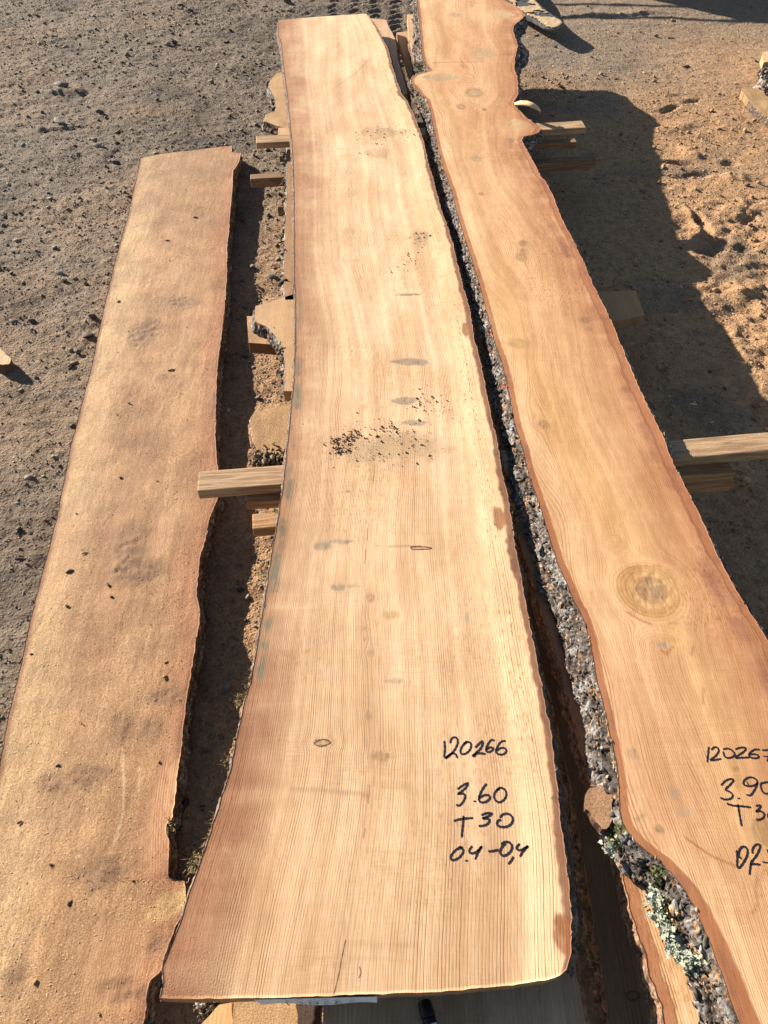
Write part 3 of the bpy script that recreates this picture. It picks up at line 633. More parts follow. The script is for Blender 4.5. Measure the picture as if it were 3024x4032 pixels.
def paint_right(s):
    X, Y = s.X, s.Y
    s.tint[:] = np.array((.66, .415, .225))
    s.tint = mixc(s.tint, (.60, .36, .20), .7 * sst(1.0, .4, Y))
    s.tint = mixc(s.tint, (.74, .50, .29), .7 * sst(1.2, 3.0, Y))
    s.tint = mixc(s.tint, (.58, .36, .17), .55 * sst(-.1, .5, fbm(X * 5, Y * 2.2, 18, 4)))
    s.tint = mixc(s.tint, (.78, .56, .33), .6 * sst(.09, .03, s.dl) * sst(.01, .03, s.dl))
    streak = fbm(X * 5, Y * 40, 63, 4)
    band = sst(.17, .02, s.dr + .04 * streak)
    s.tint = mixc(s.tint, (.45, .22, .11), np.clip(band * (.72 + .55 * streak), 0, 1))
    s.tint = mixc(s.tint, (.57, .30, .16), .65 * sst(-.05, .45, fbm(X * 8, Y * 2.0, 67, 5)))
    s.tint = mixc(s.tint, (.26, .11, .075), np.exp(-((s.dr - .034) / .016) ** 2) * sst(-.1, .5, fbm(X * 6, Y * 14, 64, 4)) * .75 * sst(3.0, 2.2, Y))
    rwl = np.interp(Y, [.0, .25, .45, .8, 1.6, 4.2], [.034, .022, .012, .014, .0145, .011])
    riml = sst(1.1, .92, s.dl / rwl)
    s.tint = mixc(s.tint, (.40, .175, .082), riml * .95)
    s.tint = mixc(s.tint, (.80, .58, .36), .6 * np.exp(-((s.dl / rwl - 1.12) / .10) ** 2))
    rwr = .017 + .010 * fbm(Y * 7, Y * 0, 10, 4) - .008 * sst(2.6, 3.4, Y)
    rimr = sst(1.12, .9, s.dr / rwr)
    s.tint = mixc(s.tint, (.42, .19, .095), rimr * .9)
    s.tint = mixc(s.tint, (.24, .105, .06), np.exp(-((s.dr / rwr - 1.0) / .12) ** 2) * .7)
    s.tint = mixc(s.tint, (.28, .13, .08), (riml + rimr) * sst(.15, .5, fbm(X * 50, Y * 30, 12, 3)) * .5)
    s.lines *= 1 - .7 * np.clip(riml + rimr, 0, 1)
    G = (.50, .35, .21); B = (.40, .25, .12)
    # broad figured knot
    s.knot(2556, 2328, 140, 112, (.50, .30, .13), defl=.95, ringy=9.0, rot=-.45, soft=.08, amt=.85)
    s.knot(2570, 2326, 92, 78, (.62, .40, .20), defl=0, keep=True, rot=-.4, soft=.2, amt=.6)
    s.knot(2566, 2322, 62, 56, (.41, .26, .135), defl=0, keep=True, rot=-.4, soft=.12, amt=.9)
    s.knot(2578, 2326, 30, 30, (.37, .26, .155), defl=0, keep=True, soft=.4, amt=.6)
    for k in [(1791,57,30,9,G,.5),(1970,57,62,12,(.58,.43,.26),.4),(1905,205,48,20,G,.9),(1885,232,28,8,G,.6),(1740,304,85,12,(.44,.34,.21),.4),(1867,366,26,13,(.44,.33,.2),1.0),(1907,431,7,4,(.16,.1,.06),.6),(1815,420,14,8,B,.8),
              (2035,490,58,18,(.50,.36,.2),.5),(2013,554,10,7,(.30,.2,.15),.7),(1877,625,26,12,(.46,.34,.2),1.0),(1895,764,7,5,(.3,.18,.1),1),(2059,957,12,9,(.36,.24,.12),1.3),(2062,989,10,8,(.36,.24,.12),1.3),(2052,1012,16,12,(.40,.27,.13),1.3),
              (2305,1261,15,10,(.33,.20,.12),1.3),(2321,1296,10,7,(.33,.20,.12),1.3),(2045,1352,30,13,(.40,.28,.13),1.0),(2141,1670,17,11,(.32,.21,.12),1.5),(2597,3267,14,13,(.26,.18,.11),1.4),(2896,3027,9,8,(.24,.17,.1),1.2),(2910,3075,16,45,(.50,.31,.13),0),
              (3012,3275,55,52,(.38,.24,.12),1.2),(2492,2966,24,22,(.48,.31,.2),0),(2656,3124,18,25,(.45,.33,.24),0),(2690,3200,34,16,(.47,.33,.23),0),(2610,2540,26,12,(.42,.33,.27),0),(2660,2455,26,6,(.40,.27,.16),.2),(2655,2500,38,40,(.58,.36,.16),0)]:
        s.knot(*k[:5], defl=k[5], soft=.3, amt=.8)
    yell = np.exp(-((X - np.interp(Y, [.9, 1.1, 1.6, 2.6], [.47, .42, .32, .27])) / .04) ** 2) * sst(.8, 1.0, Y) * sst(2.5, 1.7, Y)
    s.tint = mixc(s.tint, (.62, .38, .16), yell * .45)
    for ln, wd, c, a in [([(2020,560),(2060,590)], .006, (.4,.22,.12), .3), ([(1712,247),(1760,245),(1900,243)], .006, (.38,.2,.1), .6), ([(1830,1340),(1830,1341)], .003, (.3,.2,.1), .2),
                         ([(2700,3300),(2800,3370),(2870,3400),(2900,3410)], .0028, (.40,.19,.09), .8), ([(2440,3130),(2520,3100)], .004, (.5,.3,.2), .3), ([(2472,2236),(2520,2235),(2600,2229)], .003, (.38,.22,.1), .7),
                         ([(2470,2410),(2520,2440),(2565,2458)], .0032, (.36,.17,.09), .8), ([(2605,2562),(2625,2575),(2650,2545)], .0035, (.36,.17,.09), .7), ([(2730,2545),(2722,2580)], .003, (.36,.17,.09), .7), ([(2770,2710),(2768,2770)], .003, (.36,.17,.09), .6),
                         ([(1810,1300),(1880,1500)], .01, (.66,.44,.24), .2), ([(2500,3230),(2540,3205)], .004, (.38,.26,.18), .6), ([(2985,3410),(2975,3500),(2985,3560),(2960,3600)], .003, (.42,.2,.1), .7), ([(2990,3470),(3010,3420)], .003, (.42,.2,.1), .6)]:
        s.line(ln, wd, c, a)
    pith = [(1800,-28),(1870,50),(1870,300),(1880,600),(1950,800),(2060,1000),(2100,1300),(2180,1600),(2310,1900),(2440,2150),(2560,2320),(2640,2600),(2800,3000),(2960,3300),(3150,3700),(3350,4300)]
    s.rings(pith, 30, 40, .13); s.finish_rings()
    s.lines *= .8
    s.fleck = .5 * sst(.0, .5, fbm(X * 7, Y * 4, 29, 3)) * sst(.01, .03, s.dl) * (1 - rimr)
    s.hz += .0007 * fbm(X * 25, Y * 8, 92, 3)
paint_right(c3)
T3 = empty('wood_slab', (.5, 1.8, ZT - .032), 'orange-brown slab at the right with rough grey bark and a big round knot', 'wood slab', 'live-edge slabs')
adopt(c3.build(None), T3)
# silhouette of the bark on its left side gives the width of the bark
B3 = [(1620,-28),(1625,0),(1630,136),(1626,217),(1633,262),(1633,293),(1612,326),(1617,347),(1639,401),(1660,450),(1677,515),(1696,586),(1715,651),(1740,747),(1772,875),(1804,984),(1831,1075),(1863,1185),(1890,1300),(1905,1400),(1922,1462),(1945,1563),(1968,1663),(1990,1781),(2013,1909),(2045,2000),(2073,2100),(2114,2182),(2127,2274),(2159,2392),(2200,2474),(2223,2574),(2255,2688),(2287,2797),(2305,2889),(2330,2989),(2340,3080),(2335,3130),(2335,3190),(2358,3240),(2385,3290),(2410,3344),(2437,3399),(2478,3463),(2542,3517),(2565,3599),(2606,3672),(2642,3745),(2697,3818),(2715,3891),(2751,3964),(2790,4040),(2830,4150),(2870,4300)]
bq = PL(B3, ZT - .027)
def edge_gap(edge, sil):
    out = []
    e = resample(edge, .01); q = resample(sil, .002)
    for p in e:
        out.append((p[1], float(np.min(np.hypot(q[:, 0] - p[0], q[:, 1] - p[1])))))
    return out
w3 = edge_gap(c3.L, bq)
yb = np.array([a for a, b in w3]); wb = np.array([b for a, b in w3]); o_ = np.argsort(yb); yb = yb[o_]; wb = np.convolve(np.pad(wb[o_], 4, mode='edge'), np.ones(7) / 7, 'same')[4:-4]
w3 = list(zip(yb.tolist(), np.maximum(wb, .008).tolist()))
def sp(px, py, r, c, z=ZT - .012): x, y = P(px, py, z); return (float(x), float(y), r, c)
LI = (.42, .45, .30); LW = (.27, .265, .25); MO = (.075, .085, .022)
spots3 = [sp(2575,3525,.014,LI),sp(2590,3560,.014,LI),sp(2600,3610,.013,LI),sp(2622,3655,.012,LI),sp(2635,3715,.011,LI),sp(2650,3745,.011,LI),sp(2690,3765,.013,LI),sp(2720,3790,.010,LI),sp(2750,3770,.009,LI),
          sp(2568,3475,.010,LW),sp(2590,3440,.011,MO),sp(2575,3460,.008,MO),sp(2440,3270,.016,MO),sp(2420,3300,.013,MO),sp(2590,3590,.008,MO),sp(2610,3550,.008,MO),sp(2640,3610,.009,MO),sp(2650,3590,.010,(.62,.36,.16)),
          sp(2740,3930,.012,LW),sp(2410,3330,.006,LW),sp(2450,3310,.006,LW),sp(2200,2300,.012,LW),sp(2230,2400,.010,LW),sp(2120,2030,.010,LW),sp(2090,1980,.008,LW),sp(1955,1470,.012,LW),sp(2000,1700,.010,LW),sp(1900,1280,.010,(.42,.40,.34)),
          sp(1640,270,.030,MO),sp(1665,262,.022,MO),sp(1660,390,.020,(.12,.11,.05)),sp(1985,1530,.008,(.24,.10,.05)),sp(2290,2700,.010,LW),sp(2305,2780,.012,LW),sp(2260,2560,.010,LW),sp(2210,2450,.012,LW)]
bk3l = adopt(bark_strip(c3.L, -1, ZT, .032, w3, None, GREYBARK, seed=31, rows=30, plate=.0135, depth=.0095, spots=spots3, step=.0021), T3)
wr3 = [(0, .024), (y_(3000), .024), (y_(2400), .020), (y_(1900), .016), (y_(1300), .015), (y_(700), .014), (y_(600), .012), (y_(548), .035), (y_(520), .012), (y_(430), .012), (y_(380), .012), (y_(300), .016), (y_(230), .040), (y_(190), .055), (y_(150), .040), (y_(125), .030), (y_(90), .045), (y_(62), .012), (4.3, .012)]
bk3r = adopt(bark_strip(c3.R, 1, ZT, .032, wr3, None, ((.11, .085, .07), (.42, .40, .36), (.03, .022, .018), (.26, .12, .06)), seed=33, rows=16, plate=.012, depth=.008), T3)
st = prism('branch_stub', [(2309,3112),(2322,3096),(2350,3098),(2385,3112),(2408,3150),(2412,3190),(2400,3235),(2385,3272),(2362,3262),(2340,3228),(2316,3190),(2304,3145)], ZT - .005, .024, M_SLAB, None, tint=(.46, .27, .15), rag=.007, lines=.2, dust=.9, side_tint=(.2, .12, .08))
adopt(st, T3); st['label'] = 'pale sawn-off branch stub on the bark'

# ------------------------------------------------------------------ left slab
ZL = .050
L1 = [(551,620),(538,702),(520,775),(506,838),(488,902),(465,984),(442,1075),(415,1185),(396,1276),(380,1344),(360,1444),(333,1545),(303,1663),(278,1754),(260,1854),(242,1936),(223,2037),(196,2146),(173,2228),(141,2356),(114,2465),(87,2593),(66,2688),(46,2761),(23,2870),(-2,3025),(-60,3300),(-130,3700),(-200,4032),(-240,4300)]
R1 = [(911,572),(913,598),(949,602),(940,638),(918,672),(916,729),(907,820),(902,911),(893,984),(893,1075),(889,1167),(877,1276),(868,1344),(858,1435),(852,1545),(848,1645),(848,1736),(852,1800),(861,1854),(857,1964),(825,2046),(811,2119),(788,2192),(782,2255),(773,2347),(786,2401),(784,2465),(770,2520),(757,2611),(745,2688),(729,2806),(715,2934),(702,3034),(688,3144),(680,3225),(655,3242),(650,3280),(668,3308),(661,3399),(659,3456),(693,3467),(729,3463),(732,3554),(702,3627),(679,3681),(652,3754),(634,3827),(592,3855),(579,3909),(565,4032),(550,4300)]
c1 = Slab(L1, R1, [(551,620),(638,604),(820,582),(911,572)], [(-240,4300),(150,4300),(550,4300)], ZL, .035, dx=.0042, dy=.0052, rag=(.0008, .0013), seed=17)
def paint_left(s):
    X, Y = s.X, s.Y
    s.tint[:] = np.array((.50, .30, .155))
    s.tint = mixc(s.tint, (.70, .49, .27), .9 * sst(.15, .03, s.dl + .02 * fbm(X * 5, Y * 4, 52)) * (.7 + .3 * fbm(X * 8, Y * 5, 53)))
    s.tint = mixc(s.tint, (.38, .215, .11), .75 * sst(-.05, .5, fbm(X * 5, Y * 3.2, 54, 5)) * sst(.03, .14, s.dl))
    s.tint = mixc(s.tint, (.58, .38, .22), .5 * sst(.1, .5, fbm(X * 9, Y * 2.2, 57, 4)))
    s.tint = mixc(s.tint, (.45, .21, .11), .75 * sst(.08, .0, s.dr + .03 * fbm(X * 6, Y * 10, 55)))
    s.tint = mixc(s.tint, (.33, .155, .085), .85 * sst(.012, .005, s.dl))
    s.tint = mixc(s.tint, (.28, .14, .085), .6 * sst(.010, .003, s.dr))
    s.tint = mixc(s.tint, (.42, .255, .14), .5 * sst(2.4, 3.0, Y))
    s.dust[:] = .95
    for px, py, rx, ry, dpt in ((640, 3180, 75, 210, .9), (450, 3800, 160, 180, .55), (480, 2080, 60, 260, .35), (330, 1700, 60, 250, .3), (250, 2150, 70, 200, .35), (630, 2100, 50, 80, .5), (680, 3100, 30, 120, .6), (760, 1250, 60, 120, .3)):
        a, b, ax, ay = s.local(px, py, rx, ry); r = np.hypot(a, b) + .45 * fbm(X * 14, Y * 9, 66, 4)
        m = sst(1.2, .6, r) * dpt; s.dust -= m * .9; s.tint = mixc(s.tint, (.60, .37, .215), m * .7)
    s.dust = np.clip(s.dust, .05, 1)
    for px, py, rx, ry in ((560, 1310, 70, 60), (720, 1195, 80, 22), (640, 1490, 60, 22), (480, 2850, 60, 60), (600, 2860, 70, 60), (400, 3450, 110, 70), (200, 3080, 80, 60), (520, 2150, 90, 100), (560, 2250, 110, 60), (60, 3850, 60, 90), (650, 2740, 90, 50), (350, 3050, 90, 50), (500, 3900, 120, 60), (620, 3720, 60, 60)):
        a, b, ax, ay = s.local(px, py, rx, ry); r = np.hypot(a, b) + .5 * fbm(X * 16, Y * 12, 67, 4)
        m = sst(1.3, .3, r); s.tint = mixc(s.tint, (.27, .16, .095), m * .7); s.hz += m * .0030 * fbm(X * 60, Y * 90, 68, 4)
    s.hz += .0010 * (RNG.random(X.shape) - .5) * s.dust + .0014 * fbm(X * 12, Y * 9, 70, 3) * s.dust
    s.hz *= sst(0, .008, np.minimum(s.dl, s.dr))
    s.knot(660, 3570, 95, 50, (.60, .40, .19), defl=0, rot=.5, soft=.2, amt=.9)
    s.line([(480,2950),(487,3080),(485,3200),(465,3280),(450,3330)], .0035, (.74, .55, .33), .8)
    s.line([(548,3020),(545,3120)], .004, (.72, .5, .33), .6)
    s.line([(650,3620),(720,3560),(728,3480)], .004, (.62,.44,.2), .6)
    s.rings([(760,600),(640,1344),(560,2100),(480,2688),(300,3500),(150,4300)], 40, 34, .03)
    s.fleck[:] = .5
paint_left(c1)
T1 = empty('wood_slab', (-.6, 1.5, ZL - .035), 'slab lying low on the ground at the left, coated in damp sawdust', 'wood slab', 'live-edge slabs')
adopt(c1.build(None, level=False), T1)
adopt(bark_strip(c1.L, -1, ZL, .04, .006, None, BROWNBARK, seed=41, rows=10, plate=.014, depth=.004), T1)
bk1 = adopt(bark_strip(c1.R, 1, ZL, .04, .006, None, ((.17, .10, .065), (.36, .32, .28), (.035, .025, .02), (.34, .17, .09)), seed=42, rows=12, plate=.012, depth=.006), T1)

# ------------------------------------------------------------------ handwriting
def ribbons(strokes, z, width, parent, mat, name='handwriting', smooth=True):
    V = []; F = []
    for stk in strokes:
        q = PL(stk, z)
        if len(stk) > 2 and smooth:   # Catmull-Rom
            pts = [q[0]] + list(q) + [q[-1]]; o = []
            for i in range(1, len(pts) - 2):
                p0, p1, p2, p3 = pts[i - 1:i + 3]
                for t in np.linspace(0, 1, 7)[:-1]:
                    o.append(.5 * (2 * p1 + (p2 - p0) * t + (2 * p0 - 5 * p1 + 4 * p2 - p3) * t * t + (3 * p1 - p0 - 3 * p2 + p3) * t ** 3))
            o.append(q[-1]); q = np.array(o)
        elif len(stk) == 1:
            q = np.array([q[0] + (-.0012, 0), q[0] + (.0012, 0)])
        t = np.gradient(q, axis=0); t /= np.linalg.norm(t, axis=1)[:, None] + 1e-9
        nn = np.stack([-t[:, 1], t[:, 0]], 1)
        q[0] -= t[0] * width * .3; q[-1] += t[-1] * width * .3
        wv = width * (1 + .18 * np.sin(np.arange(len(q)) * 1.7)) * .5
        wv[0] *= .6; wv[-1] *= .6
        b = len(V)
        for i in range(len(q)):
            for sgn in (-1, 1):
                V.append((q[i, 0] + sgn * nn[i, 0] * wv[i], q[i, 1] + sgn * nn[i, 1] * wv[i], z))
        for i in range(len(q) - 1):
            F.append((b + 2 * i, b + 2 * i + 2, b + 2 * i + 3, b + 2 * i + 1))
    o = mesh_np(name, V, F, mat, None, smooth=False)
    return adopt(o, parent)
s_ = 1659 / 600.
def Z8(l): return [(1600 + x / s_, 2850 + y / s_) for x, y in l]
text266 = [Z8(a) for a in [
    [(413,190),(420,265),(412,350),(430,372)], [(478,205),(490,165),(520,145),(552,160),(558,210),(530,275),(480,335),(430,372),(470,335),(510,320),(540,335),(552,368)],
    [(655,200),(610,240),(588,295),(600,325),(640,325),(685,290),(705,240),(695,205),(655,195),(625,215)],
    [(752,255),(790,215),(825,188),(828,220),(800,275),(735,335),(722,345),(740,350),(755,325),(800,318),(855,325)],
    [(955,180),(925,175),(890,215),(868,270),(872,298),(905,305),(938,285),(940,262),(905,255),(875,275)],
    [(1075,185),(1030,195),(990,250),(975,300),(1000,330),(1055,330),(1088,300),(1075,268),(1030,262),(985,290)],
    [(562,708),(610,672),(668,645),(650,690),(600,735),(562,762),(610,758),(640,780),(628,830),(590,880),(560,890),(548,878)],
    [(744,842)], [(868,655),(825,715),(792,790),(795,840),(835,855),(885,835),(910,800),(890,775),(840,778),(795,805)],
    [(1010,705),(965,745),(955,800),(985,845),(1030,848),(1075,810),(1088,755),(1065,710),(1020,695),(985,720)],
    [(520,1055),(600,1035),(720,1024)], [(622,1005),(618,1080),(608,1160),(602,1230)],
    [(822,992),(870,972),(928,975),(890,1005),(830,1030),(880,1030),(905,1050),(880,1090),(835,1108),(792,1112)],
    [(1025,1045),(1000,1050),(985,1080),(1000,1110),(1060,1122),(1120,1105),(1155,1060),(1150,1010),(1105,978),(1050,985),(1020,1015)],
    [(600,1350),(540,1370),(490,1430),(485,1470),(520,1482),(580,1450),(620,1390),(600,1345),(570,1345)], [(654,1490)],
    [(712,1335),(688,1370),(690,1400),(730,1408),(785,1375),(818,1335)], [(818,1335),(780,1400),(750,1470)],
    [(898,1388),(950,1382),(995,1370)],
    [(1075,1305),(1035,1345),(1020,1400),(1045,1432),(1090,1425),(1135,1385),(1150,1330),(1120,1290),(1070,1285),(1035,1310)], [(1162,1450),(1140,1490),(1112,1522)],
    [(1228,1308),(1205,1335),(1200,1358),(1240,1375),(1290,1350),(1322,1332)], [(1320,1332),(1265,1395),(1238,1440)]]]
ribbons(text266, ZT + .0003, .0033, T2, M_INK)
s5 = 1103 / 324.
def Z5(l): return [(2700 + x / s5, 2850 + y / s5) for x, y in l]
text267 = [Z5(a) for a in [
    [(308,312),(300,400),(288,508)], [(345,345),(385,312),(430,325),(440,370),(400,430),(330,485),(400,482),(470,468)],
    [(505,340),(560,330),(620,355),(655,400),(640,435),(590,455),(540,450),(515,420),(505,375)], [(670,340),(730,318),(800,322),(780,370),(665,450),(750,452),(850,448)],
    [(985,345),(920,345),(860,390),(850,430),(900,458),(965,455),(975,425),(920,405),(860,412)], [(1030,352),(1080,352),(1140,352),(1120,420),(1095,500)], [(1045,432),(1100,440)],
    [(478,820),(530,765),(600,738),(640,755),(590,820),(532,880),(590,910),(630,955),(605,1000),(530,1012),(468,992)], [(710,998)],
    [(960,800),(900,830),(820,830),(775,805),(790,750),(860,715),(930,735),(960,785),(925,880),(870,955),(820,950)], [(820,780),(835,805)],
    [(1060,790),(1010,800),(1010,860),(1040,920),(1100,935),(1150,900),(1170,840),(1130,790),(1060,780)],
    [(555,1070),(640,1095),(760,1105),(870,1118)], [(702,1085),(715,1190),(735,1290),(748,1365)],
    [(945,1100),(990,1092),(1005,1110),(970,1150),(942,1175),(1000,1170),(1050,1200),(1045,1250),(1000,1280),(950,1282)], [(1160,1180),(1110,1200),(1105,1250),(1150,1280),(1190,1250),(1180,1195),(1150,1180)],
    [(685,1700),(690,1800),(690,1900),(715,1930),(760,1880),(815,1780),(830,1700),(800,1650),(750,1650),(715,1700),(708,1770),(740,1800)],
    [(895,1730),(895,1680),(940,1620),(990,1620),(995,1660),(950,1760),(870,1870),(930,1878),(995,1885)], [(870,1880),(862,1950),(855,2015)], [(1035,1850),(1100,1862)], [(1090,1690),(1110,1740)], [(1110,1680),(1180,1690)]]]
ribbons(text267, ZT + .0003, .0030, T3, M_INK)
ribbons([[(1482,1690),(1484,1720)],[(1474,1850),(1468,1900)],[(1446,2080),(1445,2130)],[(1440,2160),(1436,2220)],[(1455,3090),(1449,3162)],[(1436,3260),(1430,3300)],[(1360,3700),(1345,3770),(1332,3840),(1312,3918)],[(1415,3805),(1420,3830),(1412,3850)]], ZT + .00025, .0007, T2, M_CRACK, 'drying_crack')
ribbons([[(1620,2160),(1620,2152),(1655,2152),(1694,2156),(1690,2161),(1622,2163)]], ZT + .0003, .0022, T2, M_CRACK, 'drying_crack')
ribbons([[(1236,2925),(1250,2915),(1270,2911),(1292,2914),(1302,2923),(1285,2933),(1262,2937),(1243,2932),(1236,2925)]], ZT + .0003, .0010, T2, M_CRACK, 'knot_ring')

# paper tag stapled to the near end
def paper_tag():
    a = PV(1000, 3931, ZT - .002); b = PV(1485, 3919, ZT - .002); c_ = PV(1485, 3945, ZT - .026); d_ = PV(1030, 3951, ZT - .026)
    n = 14; V = []; F = []
    off = Vector((0, -.0015, 0))
    for i in range(n):
        t = i / (n - 1); bw = .0015 * math.sin(t * 9)
        V.append(a.lerp(b, t) + off); V.append(d_.lerp(c_, t) + off + Vector((0, bw, 0)))
    for i in range(n - 1): F.append((2 * i, 2 * i + 1, 2 * i + 3, 2 * i + 2))
    V2 = [v + Vector((0, .0006, 0)) for v in V]; m = len(V); F += [tuple(m + k for k in f[::-1]) for f in list(F)]
    o = adopt(mesh_np('paper_tag', V + V2, F, M_PAPER, None, smooth=False), T2); o['label'] = 'white paper tag reading 120266'
    # its digits
    digs = {'1': [[(.4, 0), (.4, 1)], [(.2, .25), (.4, 0)]], '2': [[(.1, .2), (.4, 0), (.8, .2), (.5, .6), (.1, 1), (.9, 1)]], '0': [[(.5, 0), (.1, .3), (.1, .7), (.5, 1), (.9, .7), (.9, .3), (.5, 0)]], '6': [[(.8, 0), (.3, .3), (.1, .7), (.4, 1), (.8, .8), (.7, .55), (.2, .65)]]}
    VV = []; FF = []
    for k, ch in enumerate('120266'):
        for stt in digs[ch]:
            pts = []
            for x, y in stt:
                u = (.22 + .105 * k) + x * .08; v = .18 + y * .66
                pts.append(a.lerp(b, u).lerp(d_.lerp(c_, u), v) + Vector((0, -.004, .0006)))
            for p, q in zip(pts[:-1], pts[1:]):
                dr = (q - p).normalized(); sd = Vector((dr.z if abs(dr.x) < .3 else 0, -.3 * abs(dr.x), abs(dr.x))).normalized() * .0009 if abs(dr.x) > .3 else Vector((.0009, 0, 0))
                bI = len(VV); VV += [p - sd, q - sd, q + sd, p + sd]; FF.append((bI, bI + 1, bI + 2, bI + 3))
    t = mesh_np('digits', VV, FF, M_INK, None, smooth=False)
    t.parent = o; t.matrix_parent_inverse = Matrix.Identity(4)
paper_tag()

# ------------------------------------------------------------------ lower slabs and offcuts of the two piles
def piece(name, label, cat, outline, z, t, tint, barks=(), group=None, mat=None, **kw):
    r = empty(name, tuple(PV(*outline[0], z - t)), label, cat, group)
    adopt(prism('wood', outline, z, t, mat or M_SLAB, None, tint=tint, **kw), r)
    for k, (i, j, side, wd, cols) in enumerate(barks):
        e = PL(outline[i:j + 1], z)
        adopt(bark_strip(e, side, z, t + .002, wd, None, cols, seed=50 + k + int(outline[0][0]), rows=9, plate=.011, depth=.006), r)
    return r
LG = 'slabs stacked below the top slabs'
piece('lower_slab', 'sawdust-dusted slab with a bulging end sticking out left beneath the middle slab, furthest away', 'wood slab',
      [(1300,287),(1116,282),(1089,287),(1064,317),(1058,342),(1078,374),(1089,410),(1085,437),(1050,448),(1042,477),(1094,497),(1135,505),(1300,505)], .185, .032, (.55,.35,.18), [(2, 9, -1, .012, GREYBARK), (9, 11, -1, .012, DARKBARK)], LG, dust=.9, lines=.3)
piece('lower_slab', 'second slab of the middle pile with a narrow brown edge showing along its left', 'wood slab',
      [(1300,500),(1132,560),(1130,700),(1128,800),(1124,900),(1121,1000),(1118,1100),(1122,1180),(1300,1180)], .2, .032, (.40,.235,.12), [(1, 7, -1, .010, GREYBARK)], LG, dust=.7, lines=.4)
piece('lower_slab', 'pale slab end with a curved bark underside sticking out above the brown block, middle pile', 'wood slab',
      [(1400,1150),(1158,1158),(1110,1172),(1070,1187),(1005,1205),(1003,1263),(1027,1277),(1055,1288),(1081,1317),(1102,1349),(1117,1372),(1122,1420),(1123,1500),(1116,1540),(1400,1540)], .2, .032, (.60,.40,.22), [(4, 13, -1, .013, GREYBARK)], LG, dust=.55, lines=.8)
piece('board_end', 'short brown board end with a dark front face below the pale slab end', 'board', 
      [(972,1245),(1180,1238),(1180,1352),(1090,1357),(978,1349)], .135, .035, (.52,.33,.17), [], None, dust=.9, lines=.2, side_tint=(.22, .12, .06))
piece('lower_slab', 'sawdust-covered slab end with a mossy bark hollow behind the long bearer, middle pile', 'wood slab',
      [(1300,1580),(1080,1602),(1016,1624),(987,1642),(990,1680),(994,1707),(1005,1751),(1010,1790),(1300,1790)], .135, .032, (.50,.31,.15), [(3, 6, -1, .008, BROWNBARK)], LG, dust=1.0, lines=.0)
piece('bark_offcut', 'dark mossy bark lump between the sawdust-covered slab end and the long bearer', 'bark',
      [(1000,1795),(1040,1782),(1090,1776),(1150,1774),(1180,1840),(1010,1846),(998,1830)], .125, .05, (.12,.085,.055), [(0, 3, -1, .012, GREYBARK), (0, 3, 1, .016, GREYBARK)], None, dust=.3, rag=.006, side_tint=(.08, .055, .04))
piece('lower_slab', 'pale pink slab end just behind the far bearer at the left of the middle pile', 'wood slab',
      [(1095,503),(1240,500),(1240,545),(1094,545)], .2, .032, (.58,.38,.22), [], LG, dust=.3, lines=.7)
piece('lower_slab', 'pale far end of the slab peeking out right behind the middle slab', 'wood slab',
      [(1380,78),(1463,72),(1519,78),(1530,105),(1545,130),(1558,160),(1565,230),(1590,310),(1605,370),(1400,400)], .2, .032, (.66,.46,.30), [(3, 8, 1, .014, DARKBARK)], LG, lines=.6, dust=.2)
piece('lower_slab', 'third slab of the middle pile with a thin grey bark edge beside the dark gap, far end', 'wood slab',
      [(1500,180),(1558,150),(1562,230),(1588,300),(1604,370),(1612,420),(1500,420)], .13, .032, (.42,.30,.19), [(1, 5, 1, .016, GREYBARK)], LG, lines=.6, dust=.4)
piece('lower_slab', 'slab end lying low in the gap between the two piles at the far end', 'wood slab',
      [(1562,128),(1612,122),(1700,120),(1720,330),(1625,330),(1600,250)], .155, .032, (.56,.38,.23), [], LG, lines=.6, dust=.3)
piece('lower_slab', 'second slab of the right pile with a pale sunlit strip left of the bark, far end', 'wood slab',
      [(1603,58),(1700,50),(1760,300),(1700,320),(1634,262),(1612,150)], .225, .032, (.62,.43,.25), [(4, 5, -1, .006, BROWNBARK)], LG, lines=.8)
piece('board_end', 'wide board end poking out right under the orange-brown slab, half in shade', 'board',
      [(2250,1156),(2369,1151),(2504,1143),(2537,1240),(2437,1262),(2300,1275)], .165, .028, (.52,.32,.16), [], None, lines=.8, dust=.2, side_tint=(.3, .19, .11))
# near end of the piles
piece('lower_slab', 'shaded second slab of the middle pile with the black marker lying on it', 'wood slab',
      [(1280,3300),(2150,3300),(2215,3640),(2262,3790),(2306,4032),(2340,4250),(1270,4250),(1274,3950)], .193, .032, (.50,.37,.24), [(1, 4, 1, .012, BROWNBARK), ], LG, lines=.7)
piece('bark_strip', 'dark bark strip between the sunlit board and the shaded slab at the bottom', 'bark',
      [(1171,3700),(1262,3700),(1268,3950),(1262,4200),(1180,4200),(1176,4032),(1168,3960)], .15, .03, (.10,.065,.045), [(3, 5, 1, .01, DARKBARK)], None, dust=.4, rag=.004)
piece('board_end', 'sunlit rough-sawn board end under the near end of the middle slab', 'board',
      [(930,3600),(1170,3600),(1171,3950),(1180,4032),(1190,4200),(912,4200),(914,4032),(922,3950)], .125, .032, (.58,.375,.195), [(0, 0, 1, .01, DARKBARK)][:0], None, lines=.5, dust=.6)
piece('wood_splinter', 'pale yellow wood splinter leaning by the board end at the bottom edge', 'splinter',
      [(862,3955),(912,3948),(915,4032),(912,4200),(740,4200),(793,4032),(830,3995)], .105, .02, (.68,.49,.25), [], None, lines=.4)
piece('bark_offcut', 'lichen-flecked bark lump beside the pale splinter at the bottom', 'bark',
      [(785,3950),(830,3940),(862,3950),(850,3985),(820,4010),(790,4000)], .06, .04, (.25,.23,.20), [(0, 5, -1, .008, GREYBARK)], None, rag=.006)
